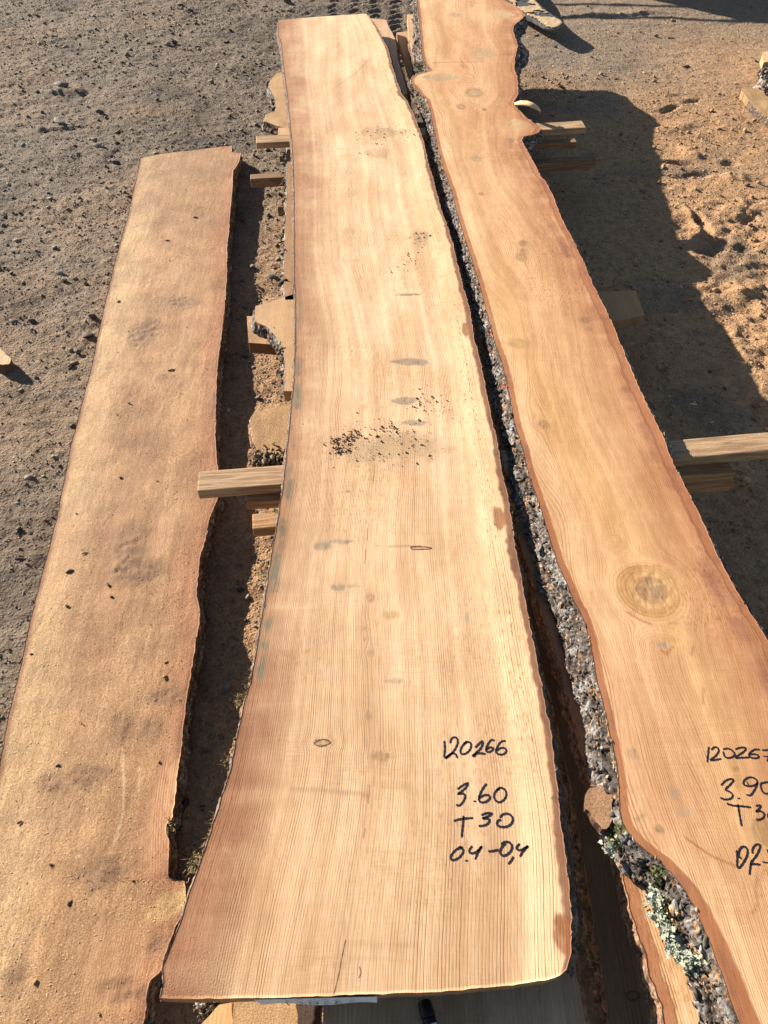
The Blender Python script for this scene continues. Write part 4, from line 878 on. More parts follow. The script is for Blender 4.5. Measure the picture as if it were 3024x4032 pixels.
piece('lower_slab', 'deeply shaded slab with a dark oval knot, low in the gap between the piles', 'wood slab',
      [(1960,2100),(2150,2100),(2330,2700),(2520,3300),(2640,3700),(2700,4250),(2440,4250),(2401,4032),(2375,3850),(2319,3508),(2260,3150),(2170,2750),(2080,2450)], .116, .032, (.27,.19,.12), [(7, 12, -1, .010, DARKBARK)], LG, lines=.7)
# second slab under the right slab: red rim and pale wood, its own detailed mesh
LG3 = [(2040,2100),(2130,2400),(2240,2750),(2330,3080),(2400,3290),(2438,3412),(2468,3537),(2498,3646),(2538,3745),(2568,3869),(2602,3959),(2615,4060),(2640,4300)]
RG3 = [(2200,2100),(2420,2600),(2620,3200),(2700,3400),(2800,3650),(2880,3800),(2950,3950),(3000,4100),(3060,4300)]
cg = Slab(LG3, RG3, [LG3[0], RG3[0]], [LG3[-1], RG3[-1]], .232, .03, dx=.004, dy=.006, rag=(.0025, .001), seed=23)
def paint_g(s):
    s.tint[:] = np.array((.76, .53, .31)); rw = .019 + .004 * fbm(s.Y * 8, s.Y * 0, 3, 3)
    m = sst(1.1, .92, s.dl / rw); s.tint = mixc(s.tint, (.43, .20, .10), m * .95); s.lines *= 1 - .7 * m; s.dust = m * .12
    s.rings([RG3[0], RG3[4], RG3[-1]], 26, 8, .02); s.fleck[:] = .4
    s.hz += .0009 * np.sin(s.Y * 2 * np.pi / .011 + 2 * fbm(s.X * 8, s.Y * 8, 3)) * (1 - m)
paint_g(cg)
TG = empty('lower_slab', (.35, .4, .2), 'slab with a red-brown rim showing under the lichen-covered bark at bottom right', 'wood slab', LG)
adopt(cg.build(None), TG); adopt(bark_strip(cg.L, -1, .232, .03, .005, None, BROWNBARK, seed=61, rows=9, plate=.010, depth=.005), TG)
ribbons([[(2465,3915),(2490,3903),(2520,3915),(2505,3935),(2475,3935),(2465,3915)]], .1163, .002, [o for o in scene.objects if o.get('label', '').startswith('deeply')][0], M_CRACK, 'knot_ring')

# ------------------------------------------------------------------ bearers
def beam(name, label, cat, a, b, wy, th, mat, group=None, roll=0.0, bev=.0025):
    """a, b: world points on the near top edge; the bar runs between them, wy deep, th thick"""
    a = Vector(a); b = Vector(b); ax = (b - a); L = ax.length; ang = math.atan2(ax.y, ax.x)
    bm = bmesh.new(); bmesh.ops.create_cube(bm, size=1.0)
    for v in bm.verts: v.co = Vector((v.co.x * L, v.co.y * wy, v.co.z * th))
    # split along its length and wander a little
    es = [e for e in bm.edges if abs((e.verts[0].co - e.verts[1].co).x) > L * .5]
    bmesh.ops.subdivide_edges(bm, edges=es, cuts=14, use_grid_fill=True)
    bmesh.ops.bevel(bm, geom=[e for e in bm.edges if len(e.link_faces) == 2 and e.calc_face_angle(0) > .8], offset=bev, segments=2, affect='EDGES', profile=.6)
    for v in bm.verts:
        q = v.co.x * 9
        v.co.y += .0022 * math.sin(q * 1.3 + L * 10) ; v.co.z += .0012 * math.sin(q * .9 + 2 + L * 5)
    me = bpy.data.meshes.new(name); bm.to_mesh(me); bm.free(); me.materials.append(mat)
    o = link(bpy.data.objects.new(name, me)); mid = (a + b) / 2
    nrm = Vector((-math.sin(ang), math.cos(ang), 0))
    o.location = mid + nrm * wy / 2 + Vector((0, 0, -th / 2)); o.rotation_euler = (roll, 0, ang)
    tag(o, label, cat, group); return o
BG = 'bearers between the layers of slabs'
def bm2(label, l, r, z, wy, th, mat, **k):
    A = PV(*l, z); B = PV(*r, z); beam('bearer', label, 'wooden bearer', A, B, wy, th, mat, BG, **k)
bm2('longest pale bearer across the middle of the piles, running off the right edge', (776,1930), (3150,1769), .238, .056, .027, M_LUMBER)
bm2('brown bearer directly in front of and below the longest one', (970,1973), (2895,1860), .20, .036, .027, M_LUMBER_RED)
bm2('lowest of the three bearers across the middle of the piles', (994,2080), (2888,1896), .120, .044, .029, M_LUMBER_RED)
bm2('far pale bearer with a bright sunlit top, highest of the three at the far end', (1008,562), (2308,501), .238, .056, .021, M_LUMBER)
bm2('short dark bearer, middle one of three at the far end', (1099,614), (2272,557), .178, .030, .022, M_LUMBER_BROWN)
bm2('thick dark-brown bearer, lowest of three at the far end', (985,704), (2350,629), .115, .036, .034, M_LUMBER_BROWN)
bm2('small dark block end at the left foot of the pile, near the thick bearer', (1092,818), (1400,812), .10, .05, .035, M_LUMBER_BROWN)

# curved chip of bark on the right slab edge
def curved_chip():
    r = empty('bark_curl', tuple(PV(2060, 415, ZT)), 'pale curled sliver of wood at the far right edge of the orange-brown slab', 'wood sliver')
    ctr = [(2025,408,.272),(2050,402,.285),(2078,404,.292),(2100,412,.290),(2120,424,.280),(2128,436,.272)]
    V = []; F = []
    wv = [.004, .014, .018, .018, .014, .006]
    for (x, y, z), ww in zip(ctr, wv):
        p = PV(x, y, z)
        for s1, s2 in ((-1, .0), (0, .004), (1, 0)): V.append(p + Vector((0, s1 * ww, s2)))
        for s1, s2 in ((1, -.006), (0, -.003), (-1, -.006)): V.append(p + Vector((0, s1 * ww, s2)))
    for i in range(len(ctr) - 1):
        for k in range(6): F.append((i * 6 + k, i * 6 + (k + 1) % 6, (i + 1) * 6 + (k + 1) % 6, (i + 1) * 6 + k))
    F.append(tuple(range(5, -1, -1))); F.append(tuple((len(ctr) - 1) * 6 + k for k in range(6)))
    adopt(mesh_np('sliver', V, F, M_PALE, None), r)
curved_chip()

# ------------------------------------------------------------------ forklift fork tip
def fork():
    zt = .075
    tl = [PV(2221, 100, zt), PV(2190, 116, zt), PV(1900, -110, zt), PV(2040, -160, zt)]
    r = empty('forklift_fork', tuple(PV(2150, 60, .02)), 'grey steel forklift fork tip dusted with sawdust beyond the right slab', 'forklift fork')
    out = [(2222,92),(2212,104),(2196,112),(2176,115),(2160,112),(2145,106),(2098,74),(2072,62),(1985,2),(1900,-60),(1850,-95),(2000,-160),(2080,-60),(2110,2),(2140,32),(2175,58),(2205,76)]
    p = PL(out, zt)
    n = len(p); c = p.mean(0)
    tip = PV(2190, 110, zt)
    V = []
    for (x, y) in p: V.append((x, y, zt))
    for (x, y) in p: V.append((x, y, zt - .004))
    for (x, y) in p:
        d = math.hypot(x - tip.x, y - tip.y); V.append((x + (c[0] - x) * .03, y + (c[1] - y) * .03, zt - .010 - min(d, .5) * .05))
    F = [tuple(range(n - 1, -1, -1)), tuple(range(2 * n, 3 * n))]
    for i in range(n):
        j = (i + 1) % n; F += [(i, j, n + j, n + i), (n + i, n + j, 2 * n + j, 2 * n + i)]
    adopt(mesh_np('tine', V, F, M_METAL, None, smooth=False), r)
    # sawdust lying on it, in ragged patches
    x0, x1, y0, y1 = p[:, 0].min(), p[:, 0].max(), p[:, 1].min(), p[:, 1].max()
    gx = np.arange(x0, x1, .006); gy = np.arange(y0, y1, .006); X, Y = np.meshgrid(gx, gy)
    ins = np.zeros(X.shape, bool); dmin = np.full(X.shape, 9.0)
    for i in range(n):
        ax, ay = p[i]; bx, by = p[(i + 1) % n]
        cnd = ((ay > Y) != (by > Y)) & (X < (bx - ax) * (Y - ay) / (by - ay + 1e-12) + ax); ins ^= cnd
        L2_ = (bx - ax) ** 2 + (by - ay) ** 2; t = np.clip(((X - ax) * (bx - ax) + (Y - ay) * (by - ay)) / L2_, 0, 1)
        dmin = np.minimum(dmin, np.hypot(X - ax - t * (bx - ax), Y - ay - t * (by - ay)))
    d = np.where(ins, dmin, -dmin)
    keep = d - .006 - .016 * sst(-.1, .4, fbm(X * 9, Y * 16, 88, 4)) * sst(0.05, .2, np.hypot(X - tip.x, Y - tip.y))
    Z = zt + np.clip(keep, -.002, .004) * 1.2 + .0018 * fbm(X * 70, Y * 70, 89, 2) * (keep > 0)
    mk = fbm(X * 11, Y * 20, 90, 3) > .28; keep = np.where(mk & (np.hypot(X - tip.x, Y - tip.y) > .12), -.01, keep)
    q = gridF(len(gy), len(gx), flip=True); k = keep.ravel() > -.0005
    q = q[k[q].all(1)]
    adopt(mesh_np('sawdust_layer', np.stack([X, Y, Z], -1).reshape(-1, 3), q, M_DUST, None), r)['kind'] = 'stuff'
    # it rests on a wooden block out of view
    a = PV(1700, -260, .03); beam('support_block', 'rough timber block propping up the forklift fork', 'timber block', (a.x + .1, a.y, .045), (a.x + .75, a.y, .045), .1, .06, M_LUMBER)
fork()

# ------------------------------------------------------------------ pile at the right edge
piece('sawn_offcut', 'sawdust-coated offcut with a bark edge at the far right edge of the picture', 'wood offcut',
      [(2917,352),(3010,345),(3100,345),(3140,520),(3080,500),(3024,462),(2985,430),(2950,395)], .035, .03, (.50,.33,.17), [(4, 7, -1, .008, DARKBARK), ], None, dust=1.0, lines=.1, rag=.004)
piece('bark_offcut', 'grey furrowed bark lump at the right edge beyond the offcut', 'bark',
      [(3000,282),(3012,262),(3060,250),(3110,300),(3090,380),(3020,362),(3006,325),(2998,300)], .05, .05, (.20,.15,.115), [(4, 7, -1, .015, ((.26,.22,.20),(.45,.40,.37),(.04,.03,.03),(.3,.2,.14)))], None, rag=.008, dust=.3)
piece('wood_splinter', 'pale split wood fragment above the furrowed bark lump at the right edge', 'splinter',
      [(3000,222),(3008,204),(3040,200),(3060,240),(3020,243),(3007,246)], .065, .03, (.72,.53,.30), [], None, rag=.002)
piece('wood_splinter', 'pale broken wood chunk with a pointed end at the left edge of the yard', 'splinter',
      [(-30,1350),(0,1372),(22,1392),(42,1416),(38,1432),(12,1436),(-40,1420)], .03, .03, (.62,.46,.28), [], None, rag=.003, side_tint=(.16, .1, .07))

# ------------------------------------------------------------------ marker pen
def pen():
    z = .193 + .0105; a = PV(1667, 3937, z); b = PV(1712, 4095, z); ax = (b - a).normalized(); L = (b - a).length
    r = empty('marker_pen', tuple(a), 'black marker pen with a barcode label lying on the shaded slab at the bottom', 'marker pen')
    def lathe(nm, prof, mat):
        q = ax.to_track_quat('X', 'Z'); V = []; F = []; n = 24
        for t, rad in prof:
            for k in range(n):
                an = 2 * math.pi * k / n; V.append(a + q @ Vector((t, rad * math.cos(an), rad * math.sin(an))))
        for i in range(len(prof) - 1):
            for k in range(n): F.append((i * n + k, i * n + (k + 1) % n, (i + 1) * n + (k + 1) % n, (i + 1) * n + k))
        F.append(tuple(range(n - 1, -1, -1))); F.append(tuple((len(prof) - 1) * n + k for k in range(n)))
        return adopt(mesh_np(nm, V, F, mat, None), r)
    lathe('cap', [(0, .005), (.0015, .008), (.004, .0095), (.020, .0100), (.021, .0098)], M_PEN)
    lathe('barrel', [(.0212, .0090), (.024, .0095), (L, .0095), (L + .03, .009), (L + .034, .006)], M_PEN)
    q = ax.to_track_quat('X', 'Z')
    def patch(nm, t0, t1, a0, a1, rad, mat, parent):
        V = []; F = []; n = 6
        for t in (t0, t1):
            for k in range(n):
                an = a0 + (a1 - a0) * k / (n - 1); V.append(a + q @ Vector((t, rad * math.cos(an), rad * math.sin(an))))
        for k in range(n - 1): F.append((k, k + 1, n + k + 1, n + k))
        o = mesh_np(nm, V, F, mat, None)
        return o
    lab = adopt(patch('label', .030, L + .02, .55, 1.6, .00965, M_PAPER, r), r)
    V = []; F = []; rnd = random.Random(3); t = .033
    while t < .048:
        wv = rnd.choice((.0004, .0007, .0010)); n = 4; b0 = len(V)
        for tt in (t, t + wv):
            for k in range(n):
                an = .7 + .75 * k / (n - 1); V.append(a + q @ Vector((tt, .0098 * math.cos(an), .0098 * math.sin(an))))
        for k in range(n - 1): F.append((b0 + k, b0 + k + 1, b0 + n + k + 1, b0 + n + k))
        t += wv + rnd.choice((.0006, .0009, .0013))
    bars = mesh_np('barcode', V, F, M_INK, None, smooth=False); bars.parent = lab
pen()

# ------------------------------------------------------------------ stones
def ico(sub):
    bm = bmesh.new(); bmesh.ops.create_icosphere(bm, subdivisions=sub, radius=1); V = np.array([v.co[:] for v in bm.verts]); F = np.array([[v.index for v in f.verts] for f in bm.faces]); bm.free(); return V, F
IV, IF = ico(1); IV2, IF2 = ico(2)
def rock_verts(base, seed):
    r = np.random.default_rng(seed); V = base.copy()
    for _ in range(15):
        n = r.normal(size=3); n /= np.linalg.norm(n); d = r.uniform(.38, .8); k = V @ n; V = V - np.clip(k - d, 0, None)[:, None] * n
    V *= r.uniform(.8, 1.15, size=V.shape[0])[:, None] ** .35
    return V
SV = [rock_verts(IV2, i) for i in range(10)]; SV1 = [rock_verts(IV, i + 40) for i in range(12)]
stone_me = []
for i, V in enumerate(SV):
    c = [(.22, .18, .135), (.17, .135, .10), (.26, .215, .17), (.12, .095, .073), (.22, .175, .13), (.32, .275, .225), (.18, .145, .11), (.14, .11, .085), (.24, .195, .145), (.21, .175, .135)][i]
    o = mesh_np('stone', V, IF2, M_STONE, smooth=False, attrs={'tint': np.ones((len(V), 3)) * np.array(c)}); stone_me.append(o.data); bpy.data.objects.remove(o)
def stone(px, py, w_px, label, group, k, h=.55, asp=.7):
    x, y = P(px, py, 0); x = float(x); y = float(y); dep = y * math.cos(R(PITCH)) + CAM_H * math.sin(R(PITCH)); r = w_px / FPX * dep / 2
    o = link(bpy.data.objects.new('stone', stone_me[k % 10])); rr = random.Random(k)
    o.scale = (r, r * asp, r * h); o.rotation_euler = (rr.uniform(-.2, .2), rr.uniform(-.2, .2), rr.uniform(-.6, .6)); o.location = (x, y, ZAT(x, y) + r * h * .45)
    return tag(o, label, 'stone', group)
SG = 'stones scattered over the gravel yard'
named = [(750,42,24,'dark stone next to a pale one at the top left of the yard',3),(668,60,26,'pale flat stone at the top, left of the far slab end',5),(665,178,44,'flat pale stone with a darker stone on its right, upper left yard',2),(690,172,30,'dark angular stone touching the flat pale stone, upper left yard',3),
         (952,226,24,'upright brown stone with a long shadow, left of the middle slab',7),(832,332,30,'grey angular stone left of the bulging slab end',9),(1135,15,40,'dark stone at the top edge just left of the middle slab',3),(1140,45,44,'blocky grey stone at the top edge below the dark one',0),
         (398,448,40,'dark flat stone left of the sandy patch, mid left yard',3),(618,400,26,'dark pebble-like stone above the sandy patch',7),(250,350,80,'largest low mound of rock in the upper left yard',6),(390,578,56,'pale jagged rock above the left slab end',2),(372,560,36,'grey rock touching the jagged pale one',9),
         (460,638,44,'dark stone just left of the left slab far corner',3),(240,492,70,'long splinter-shaped stone lying in the upper left yard',8),(952,517,22,'small slate-grey stone left of the far pale bearer',6),(1050,592,34,'round dark-sided stone in front of the far pale bearer',7),
         (240,1078,60,'grey flat stone with a smaller one beside it, left yard',2),(255,1108,36,'light grey stone next to the flat grey one, left yard',5),(213,975,34,'rounded stone in the left yard above the grey pair',4),(370,1250,44,'dark stone against the left edge of the left slab',3),(340,1325,64,'low dark rock left of the left slab, below the dark stone',7),
         (130,1262,44,'dark rock near the left picture edge in the yard',3),(55,1265,50,'dark rock at the left picture edge',6),(1075,1095,62,'largest pale grey stone in the gap beside the middle pile',2),(990,1060,40,'dark rounded stone in the gap at the edge of the shadow',4),(1045,1240,30,'small stone in the gap beside the pale slab end',0),
         (1100,955,22,'small pale stone in the gap beside the brown slab edge',5),(1010,1130,26,'pebble at the edge of the shadow in the gap',5),(308,1385,44,'brown-grey rock left of the left slab, halfway down',6),(2515,62,20,'small stone on the smooth ground near the top shadow',4),(2580,145,24,'grey stone group centre on the sawdust, upper right',9),
         (2635,150,16,'dark pebble right of the grey stone, upper right',3),(2520,132,16,'white chip-like pebble on the sawdust, upper right',5),(105,2200,14,'pebble beside the dark stick on the left',4),(40,2560,26,'dark stone at the left picture edge beside the slab',3),(185,2055,20,'black pebble close to the left slab edge',3),
         (850,3990,60,'round stone in the dark gap at the bottom left',0),(905,2750,24,'pebble in the shadowed gap near the middle slab',5),(2830,370,22,'small grey stone right of the gouges, upper right',4)]
for k, (px, py, wd, lb, kk) in enumerate(named): stone(px, py, wd, lb, SG, kk + (k % 1) * 10, .6 if wd < 50 else .4)

def scatter(name, n, region, size, colors, seed, dens, kind='stuff', zoff=.25, flatness=(.45, .8), mat=None, label=None, cat=None, base=None, zf=None, elong=(.7, 1.3), mult=4):
    r = np.random.default_rng(seed); x = r.uniform(region[0], region[1], n * mult); y = r.uniform(region[2], region[3], n * mult)
    m = r.uniform(size=n * mult) < dens(x, y); x = x[m][:n]; y = y[m][:n]; n = len(x)
    sz = size[0] * np.exp(r.exponential(size[1], n)); sz = np.minimum(sz, size[2])
    z = (zf or zarr)(x, y); an = r.uniform(0, 2 * np.pi, n); ca, sa = np.cos(an), np.sin(an)
    base = base or SV1; VB = np.stack(base); k = r.integers(0, len(base), n)
    V = VB[k]; V = V * np.stack([sz * r.uniform(*elong, n), sz * r.uniform(.6, 1.0, n), sz * r.uniform(*flatness, n)], 1)[:, None, :]
    X = V[..., 0] * ca[:, None] - V[..., 1] * sa[:, None] + x[:, None]; Y = V[..., 0] * sa[:, None] + V[..., 1] * ca[:, None] + y[:, None]
    Zz = V[..., 2] + z[:, None] + (sz * zoff)[:, None]
    m_ = VB.shape[1]; VV = np.stack([X, Y, Zz], -1).reshape(-1, 3); FF = (IF[None] + (np.arange(n) * m_)[:, None, None]).reshape(-1, 3)
    C = np.array(colors)[r.integers(0, len(colors), n)] * r.uniform(.75, 1.2, n)[:, None]; C = np.repeat(C, m_, 0)
    o = mesh_np(name, VV, FF, mat or M_STONE, smooth=False, attrs={'tint': C}); return tag(o, label, cat, None, kind)
GC = [(.20, .155, .115), (.165, .128, .095), (.25, .21, .165), (.13, .10, .075), (.18, .14, .105), (.22, .175, .125)]
def dl(x, y):
    v = .55 + .6 * fbm(x * 3, y * 3, 101, 3); return np.clip(v, .05, 1) * np.where(x < .1 + .1 * y, 1.0, .10)
scatter('gravel', 24000, (-2.2, 1.2, .0, 5.3), (.0026, .42, .015), GC, 5, dl, label='fine grey-brown gravel covering the left yard', cat='gravel', zoff=.12, flatness=(.4, .75))
scatter('pebbles', 420, (-2.2, .2, .2, 5.2), (.0065, .35, .017), GC + [(.42, .39, .35)], 6, lambda x, y: np.clip(.5 + fbm(x * 2, y * 2, 102, 3), 0, 1), label='coarser pebbles strewn through the gravel', cat='pebbles', zoff=.0)
scatter('sawdust_clods', 8000, (.2, 2.6, .2, 3.9), (.0028, .45, .016), [(.38, .235, .12), (.34, .21, .11), (.30, .18, .095), (.21, .14, .09), (.43, .28, .15)], 8, lambda x, y: np.clip(.35 + .9 * fbm(x * 3, y * 3, 103, 3), 0, 1), label='crumbs and clods in the trampled sawdust', cat='sawdust', zoff=.2)
scatter('bark_litter', 420, (-2.0, 2.5, .3, 4.9), (.004, .4, .016), [(.09, .06, .045), (.14, .09, .06), (.06, .045, .035)], 9, lambda x, y: 0 * x + .8, label='small dark bark bits scattered over the yard', cat='bark bits', zoff=.3, flatness=(.25, .5), elong=(1.0, 2.6))
scatter('wood_chips', 160, (-.5, 2.5, .5, 4.6), (.004, .3, .011), [(.62, .48, .30), (.66, .56, .42)], 10, lambda x, y: 0 * x + .8, label='small pale wood chips scattered over the sawdust', cat='wood chips', zoff=.3, flatness=(.25, .4), elong=(1.0, 2.2))
# grit and sawdust grains lying loose on the ground
def grit(name, n, region, size, cols, seed, dens, label, cat):
    r_ = np.random.default_rng(seed); y = region[2] + (region[3] - region[2]) * r_.uniform(0, 1, n * 2) ** 1.1; x = r_.uniform(region[0], region[1], n * 2)
    ok = r_.uniform(size=n * 2) < dens(x, y); x = x[ok][:n]; y = y[ok][:n]; n = len(x)
    T = np.array([(1, 0, 0), (-1, .2, 0), (0, 1, 0), (.1, -1, 0), (.2, .1, 1)], float); TF = np.array([(0, 2, 4), (2, 1, 4), (1, 3, 4), (3, 0, 4)])
    sz = r_.uniform(size[0], size[1], n) * np.exp(r_.normal(size=n) * .3); an = r_.uniform(0, 6.28, n)
    V = T[None] * np.stack([sz * r_.uniform(1, 1.8, n), sz * .8, sz * r_.uniform(.5, 1.1, n)], 1)[:, None]
    X = V[..., 0] * np.cos(an)[:, None] - V[..., 1] * np.sin(an)[:, None] + x[:, None]; Y = V[..., 0] * np.sin(an)[:, None] + V[..., 1] * np.cos(an)[:, None] + y[:, None]
    W = np.stack([X, Y, V[..., 2] + zarr(x, y)[:, None] - .0003], -1).reshape(-1, 3); FF = (TF[None] + (np.arange(n) * 5)[:, None, None]).reshape(-1, 3)
    C = np.repeat(np.array(cols)[r_.integers(0, len(cols), n)] * r_.uniform(.75, 1.25, n)[:, None], 5, 0)
    tag(mesh_np(name, W, FF, M_STONE, smooth=False, attrs={'tint': C}), label, cat, None, 'stuff')
SC = [(.44, .27, .135), (.38, .23, .115), (.50, .33, .18), (.30, .18, .09), (.22, .14, .085)]
grit('sawdust', 62000, (.1, 2.6, .2, 4.9), (.0015, .0034), SC, 31, lambda x, y: np.where(x > .25 + .1 * y, .9, .3) * np.clip(.7 + .6 * fbm(x * 3, y * 3, 120, 3), .1, 1), 'loose grains of orange sawdust strewn over the right side of the yard', 'sawdust')
grit('grit', 50000, (-2.2, .3, .2, 5.3), (.0014, .0034), GC, 32, lambda x, y: np.clip(.6 + .6 * fbm(x * 3, y * 3, 121, 3), .1, 1), 'fine brown grit between the gravel stones', 'grit')
# crumbs lying on the slabs
def onslab(z): return lambda x, y: np.full(x.shape, z)
def near_pts(pts, z):
    q = [(float(P(a, b, z)[0]), float(P(a, b, z)[1]), r) for a, b, r in pts]
    def f(x, y):
        v = np.zeros(x.shape)
        for a, b, r in q: v = np.maximum(v, np.exp(-((x - a) ** 2 + (y - b) ** 2) / (r * r)))
        return v
    return f
DC = [(.16, .09, .05), (.26, .15, .08), (.09, .055, .035), (.38, .24, .13), (.30, .18, .10)]
arc = near_pts([(1335,1745,.016),(1345,1770,.018),(1355,1775,.014),(1330,1800,.016),(1335,1830,.013),(1375,1715,.014),(1405,1712,.012),(1530,1674,.012),(1555,1690,.010)], ZT)
scatter('soil_crumbs', 300, (-.2, .3, 1.15, 1.55), (.0010, .55, .0050), DC, 11, arc, label='dark soil crumbs in an arc on the pale middle slab', cat='soil', zf=onslab(ZT), zoff=.3, mult=150)
wide = near_pts([(1450,1740,.06),(1620,1740,.05),(1700,1600,.05),(1390,1770,.05),(1440,1780,.05),(1380,1800,.03),(1480,540,.05),(1530,520,.05),(1470,600,.03),(1640,940,.035),(1600,1030,.03),(1560,1065,.02),(1640,1590,.03)], ZT)
scatter('bark_crumbs', 700, (-.25, .45, 1.1, 3.1), (.0008, .5, .0040), DC + [(.45, .3, .16)], 12, wide, label='fine bark and sawdust crumbs on the middle slab', cat='crumbs', zf=onslab(ZT), zoff=.3, mult=60)
def s1mask(x, y):
    yy, l, r = c1.smooth_edges(); return ((x > np.interp(y, yy, l) + .02) & (x < np.interp(y, yy, r) - .02)).astype(float) * np.clip(.45 + fbm(x * 7, y * 6, 104, 3), .1, 1)
scatter('bark_crumbs', 170, (-1.3, -.2, -.02, 3.0), (.0011, .45, .006), DC, 13, s1mask, label='dark crumbs sprinkled on the sawdust-covered left slab', cat='crumbs', zf=onslab(ZL), zoff=.4)

# rough chunks making up the bark lumps
def chunks(label_start, px_pts, z0, n, size, cols, seed, spread=.012):
    par = [o for o in scene.objects if o.type == 'EMPTY' and o.get('label', '').startswith(label_start)][0]
    r_ = np.random.default_rng(seed); c = PL(px_pts, z0); i = r_.integers(0, len(c), n)
    p = np.c_[c[i] + r_.normal(size=(n, 2)) * spread, z0 + r_.normal(size=n) * .006]
    VB = np.stack(SV1); k = r_.integers(0, len(SV1), n); V = VB[k]; q = r_.normal(size=(n, 3, 3)); Q = np.linalg.qr(q)[0]
    sz = size * np.exp(r_.normal(size=n) * .45); W = (V * np.stack([sz * 1.5, sz * .8, sz * .45], 1)[:, None]) @ Q + p[:, None]
    m_ = VB.shape[1]; FF = (IF[None] + (np.arange(n) * m_)[:, None, None]).reshape(-1, 3)
    C = np.repeat(np.array(cols)[r_.integers(0, len(cols), n)] * r_.uniform(.7, 1.25, n)[:, None], m_, 0)
    o = mesh_np('bark_chunks', W.reshape(-1, 3), FF, M_BARK, None, smooth=False, attrs={'tint': C}); o['kind'] = 'stuff'; return adopt(o, par)
CK = [(.10, .075, .055), (.16, .125, .09), (.06, .045, .032), (.20, .18, .15), (.30, .20, .10), (.12, .10, .06)]
chunks('dark mossy bark lump', [(1020,1800),(1050,1795),(1080,1790),(1110,1790),(1040,1820),(1075,1815),(1100,1820),(1010,1825)], .128, 420, .0045, CK, 1, .010)
chunks('second slab of the middle pile with a narrow', [(1122,y) for y in range(600, 1180, 40)], .185, 420, .0036, CK, 2, .006)
chunks('pale slab end with a curved', [(1060,1300),(1080,1325),(1100,1355),(1112,1390),(1116,1430),(1118,1470),(1114,1500)], .185, 300, .0045, CK, 3, .007)
chunks('sawdust-dusted slab with a bulging', [(1062,335),(1075,372),(1085,410),(1080,440),(1060,490),(1085,503),(1110,507)], .165, 240, .0060, CK, 4, .008)
chunks('lichen-flecked bark lump', [(800,3960),(820,3955),(840,3965),(815,3985)], .065, 200, .004, CK + [(.4, .4, .36)], 5, .007)
chunks('grey furrowed bark lump', [(3010,290),(3020,320),(3030,350),(3050,300)], .05, 160, .010, [(.26, .22, .19), (.35, .31, .28), (.12, .09, .075)], 6, .015)

# loose flakes standing off the bark
def flakes(ob, parent, n, size, cols, seed, zmin=0.0, yr=None):
    r_ = np.random.default_rng(seed); me = ob.data; nv = len(me.vertices)
    co = np.empty(nv * 3, np.float32); me.vertices.foreach_get('co', co); co = co.reshape(-1, 3).astype(float)
    no = np.empty(nv * 3, np.float32); me.vertices.foreach_get('normal', no); no = no.reshape(-1, 3).astype(float)
    i = r_.integers(0, nv, n); p = co[i]; q = no[i]; q[q[:, 2] < 0] *= 1
    q = q + r_.normal(size=q.shape) * .35; q /= np.linalg.norm(q, axis=1)[:, None]
    t = np.stack([r_.normal(size=n) * .35, np.ones(n), r_.normal(size=n) * .35], 1); t -= (t * q).sum(1)[:, None] * q; t /= np.linalg.norm(t, axis=1)[:, None]
    b = np.cross(q, t); VB = np.stack(SV1); k = r_.integers(0, len(SV1), n); V = VB[k]
    sz = size * np.exp(r_.normal(size=n) * .4)
    W = V[..., 0:1] * t[:, None] * (sz * r_.uniform(.8, 1.8, n))[:, None, None] + V[..., 1:2] * b[:, None] * (sz * .6)[:, None, None] + V[..., 2:3] * q[:, None] * (sz * .22)[:, None, None] + p[:, None] + q[:, None] * .0004
    W[..., 2] = np.minimum(W[..., 2], ZT + .0008) if p[:, 2].max() > .15 else W[..., 2]
    m_ = VB.shape[1]; FF = (IF[None] + (np.arange(n) * m_)[:, None, None]).reshape(-1, 3)
    C = np.repeat(np.array(cols)[r_.integers(0, len(cols), n)] * r_.uniform(.7, 1.25, n)[:, None], m_, 0)
    o = mesh_np('bark_flakes', W.reshape(-1, 3), FF, M_BARK, None, smooth=False, attrs={'tint': C}); o['kind'] = 'stuff'; return adopt(o, parent)
FK = [(.25, .235, .215), (.29, .27, .25), (.42, .27, .15), (.10, .078, .06), (.14, .12, .10), (.055, .042, .034), (.19, .175, .16), (.09, .06, .04), (.24, .15, .085), (.07, .055, .045), (.12, .10, .085), (.36, .22, .12)]
flakes(bk3l, T3, 5200, .0040, FK, 1); flakes(bk3r, T3, 1500, .0040, FK[2:10], 2); flakes(bk2, T2, 1800, .0034, FK[2:10], 3); flakes(bk1, T1, 900, .0030, FK[3:10], 4)
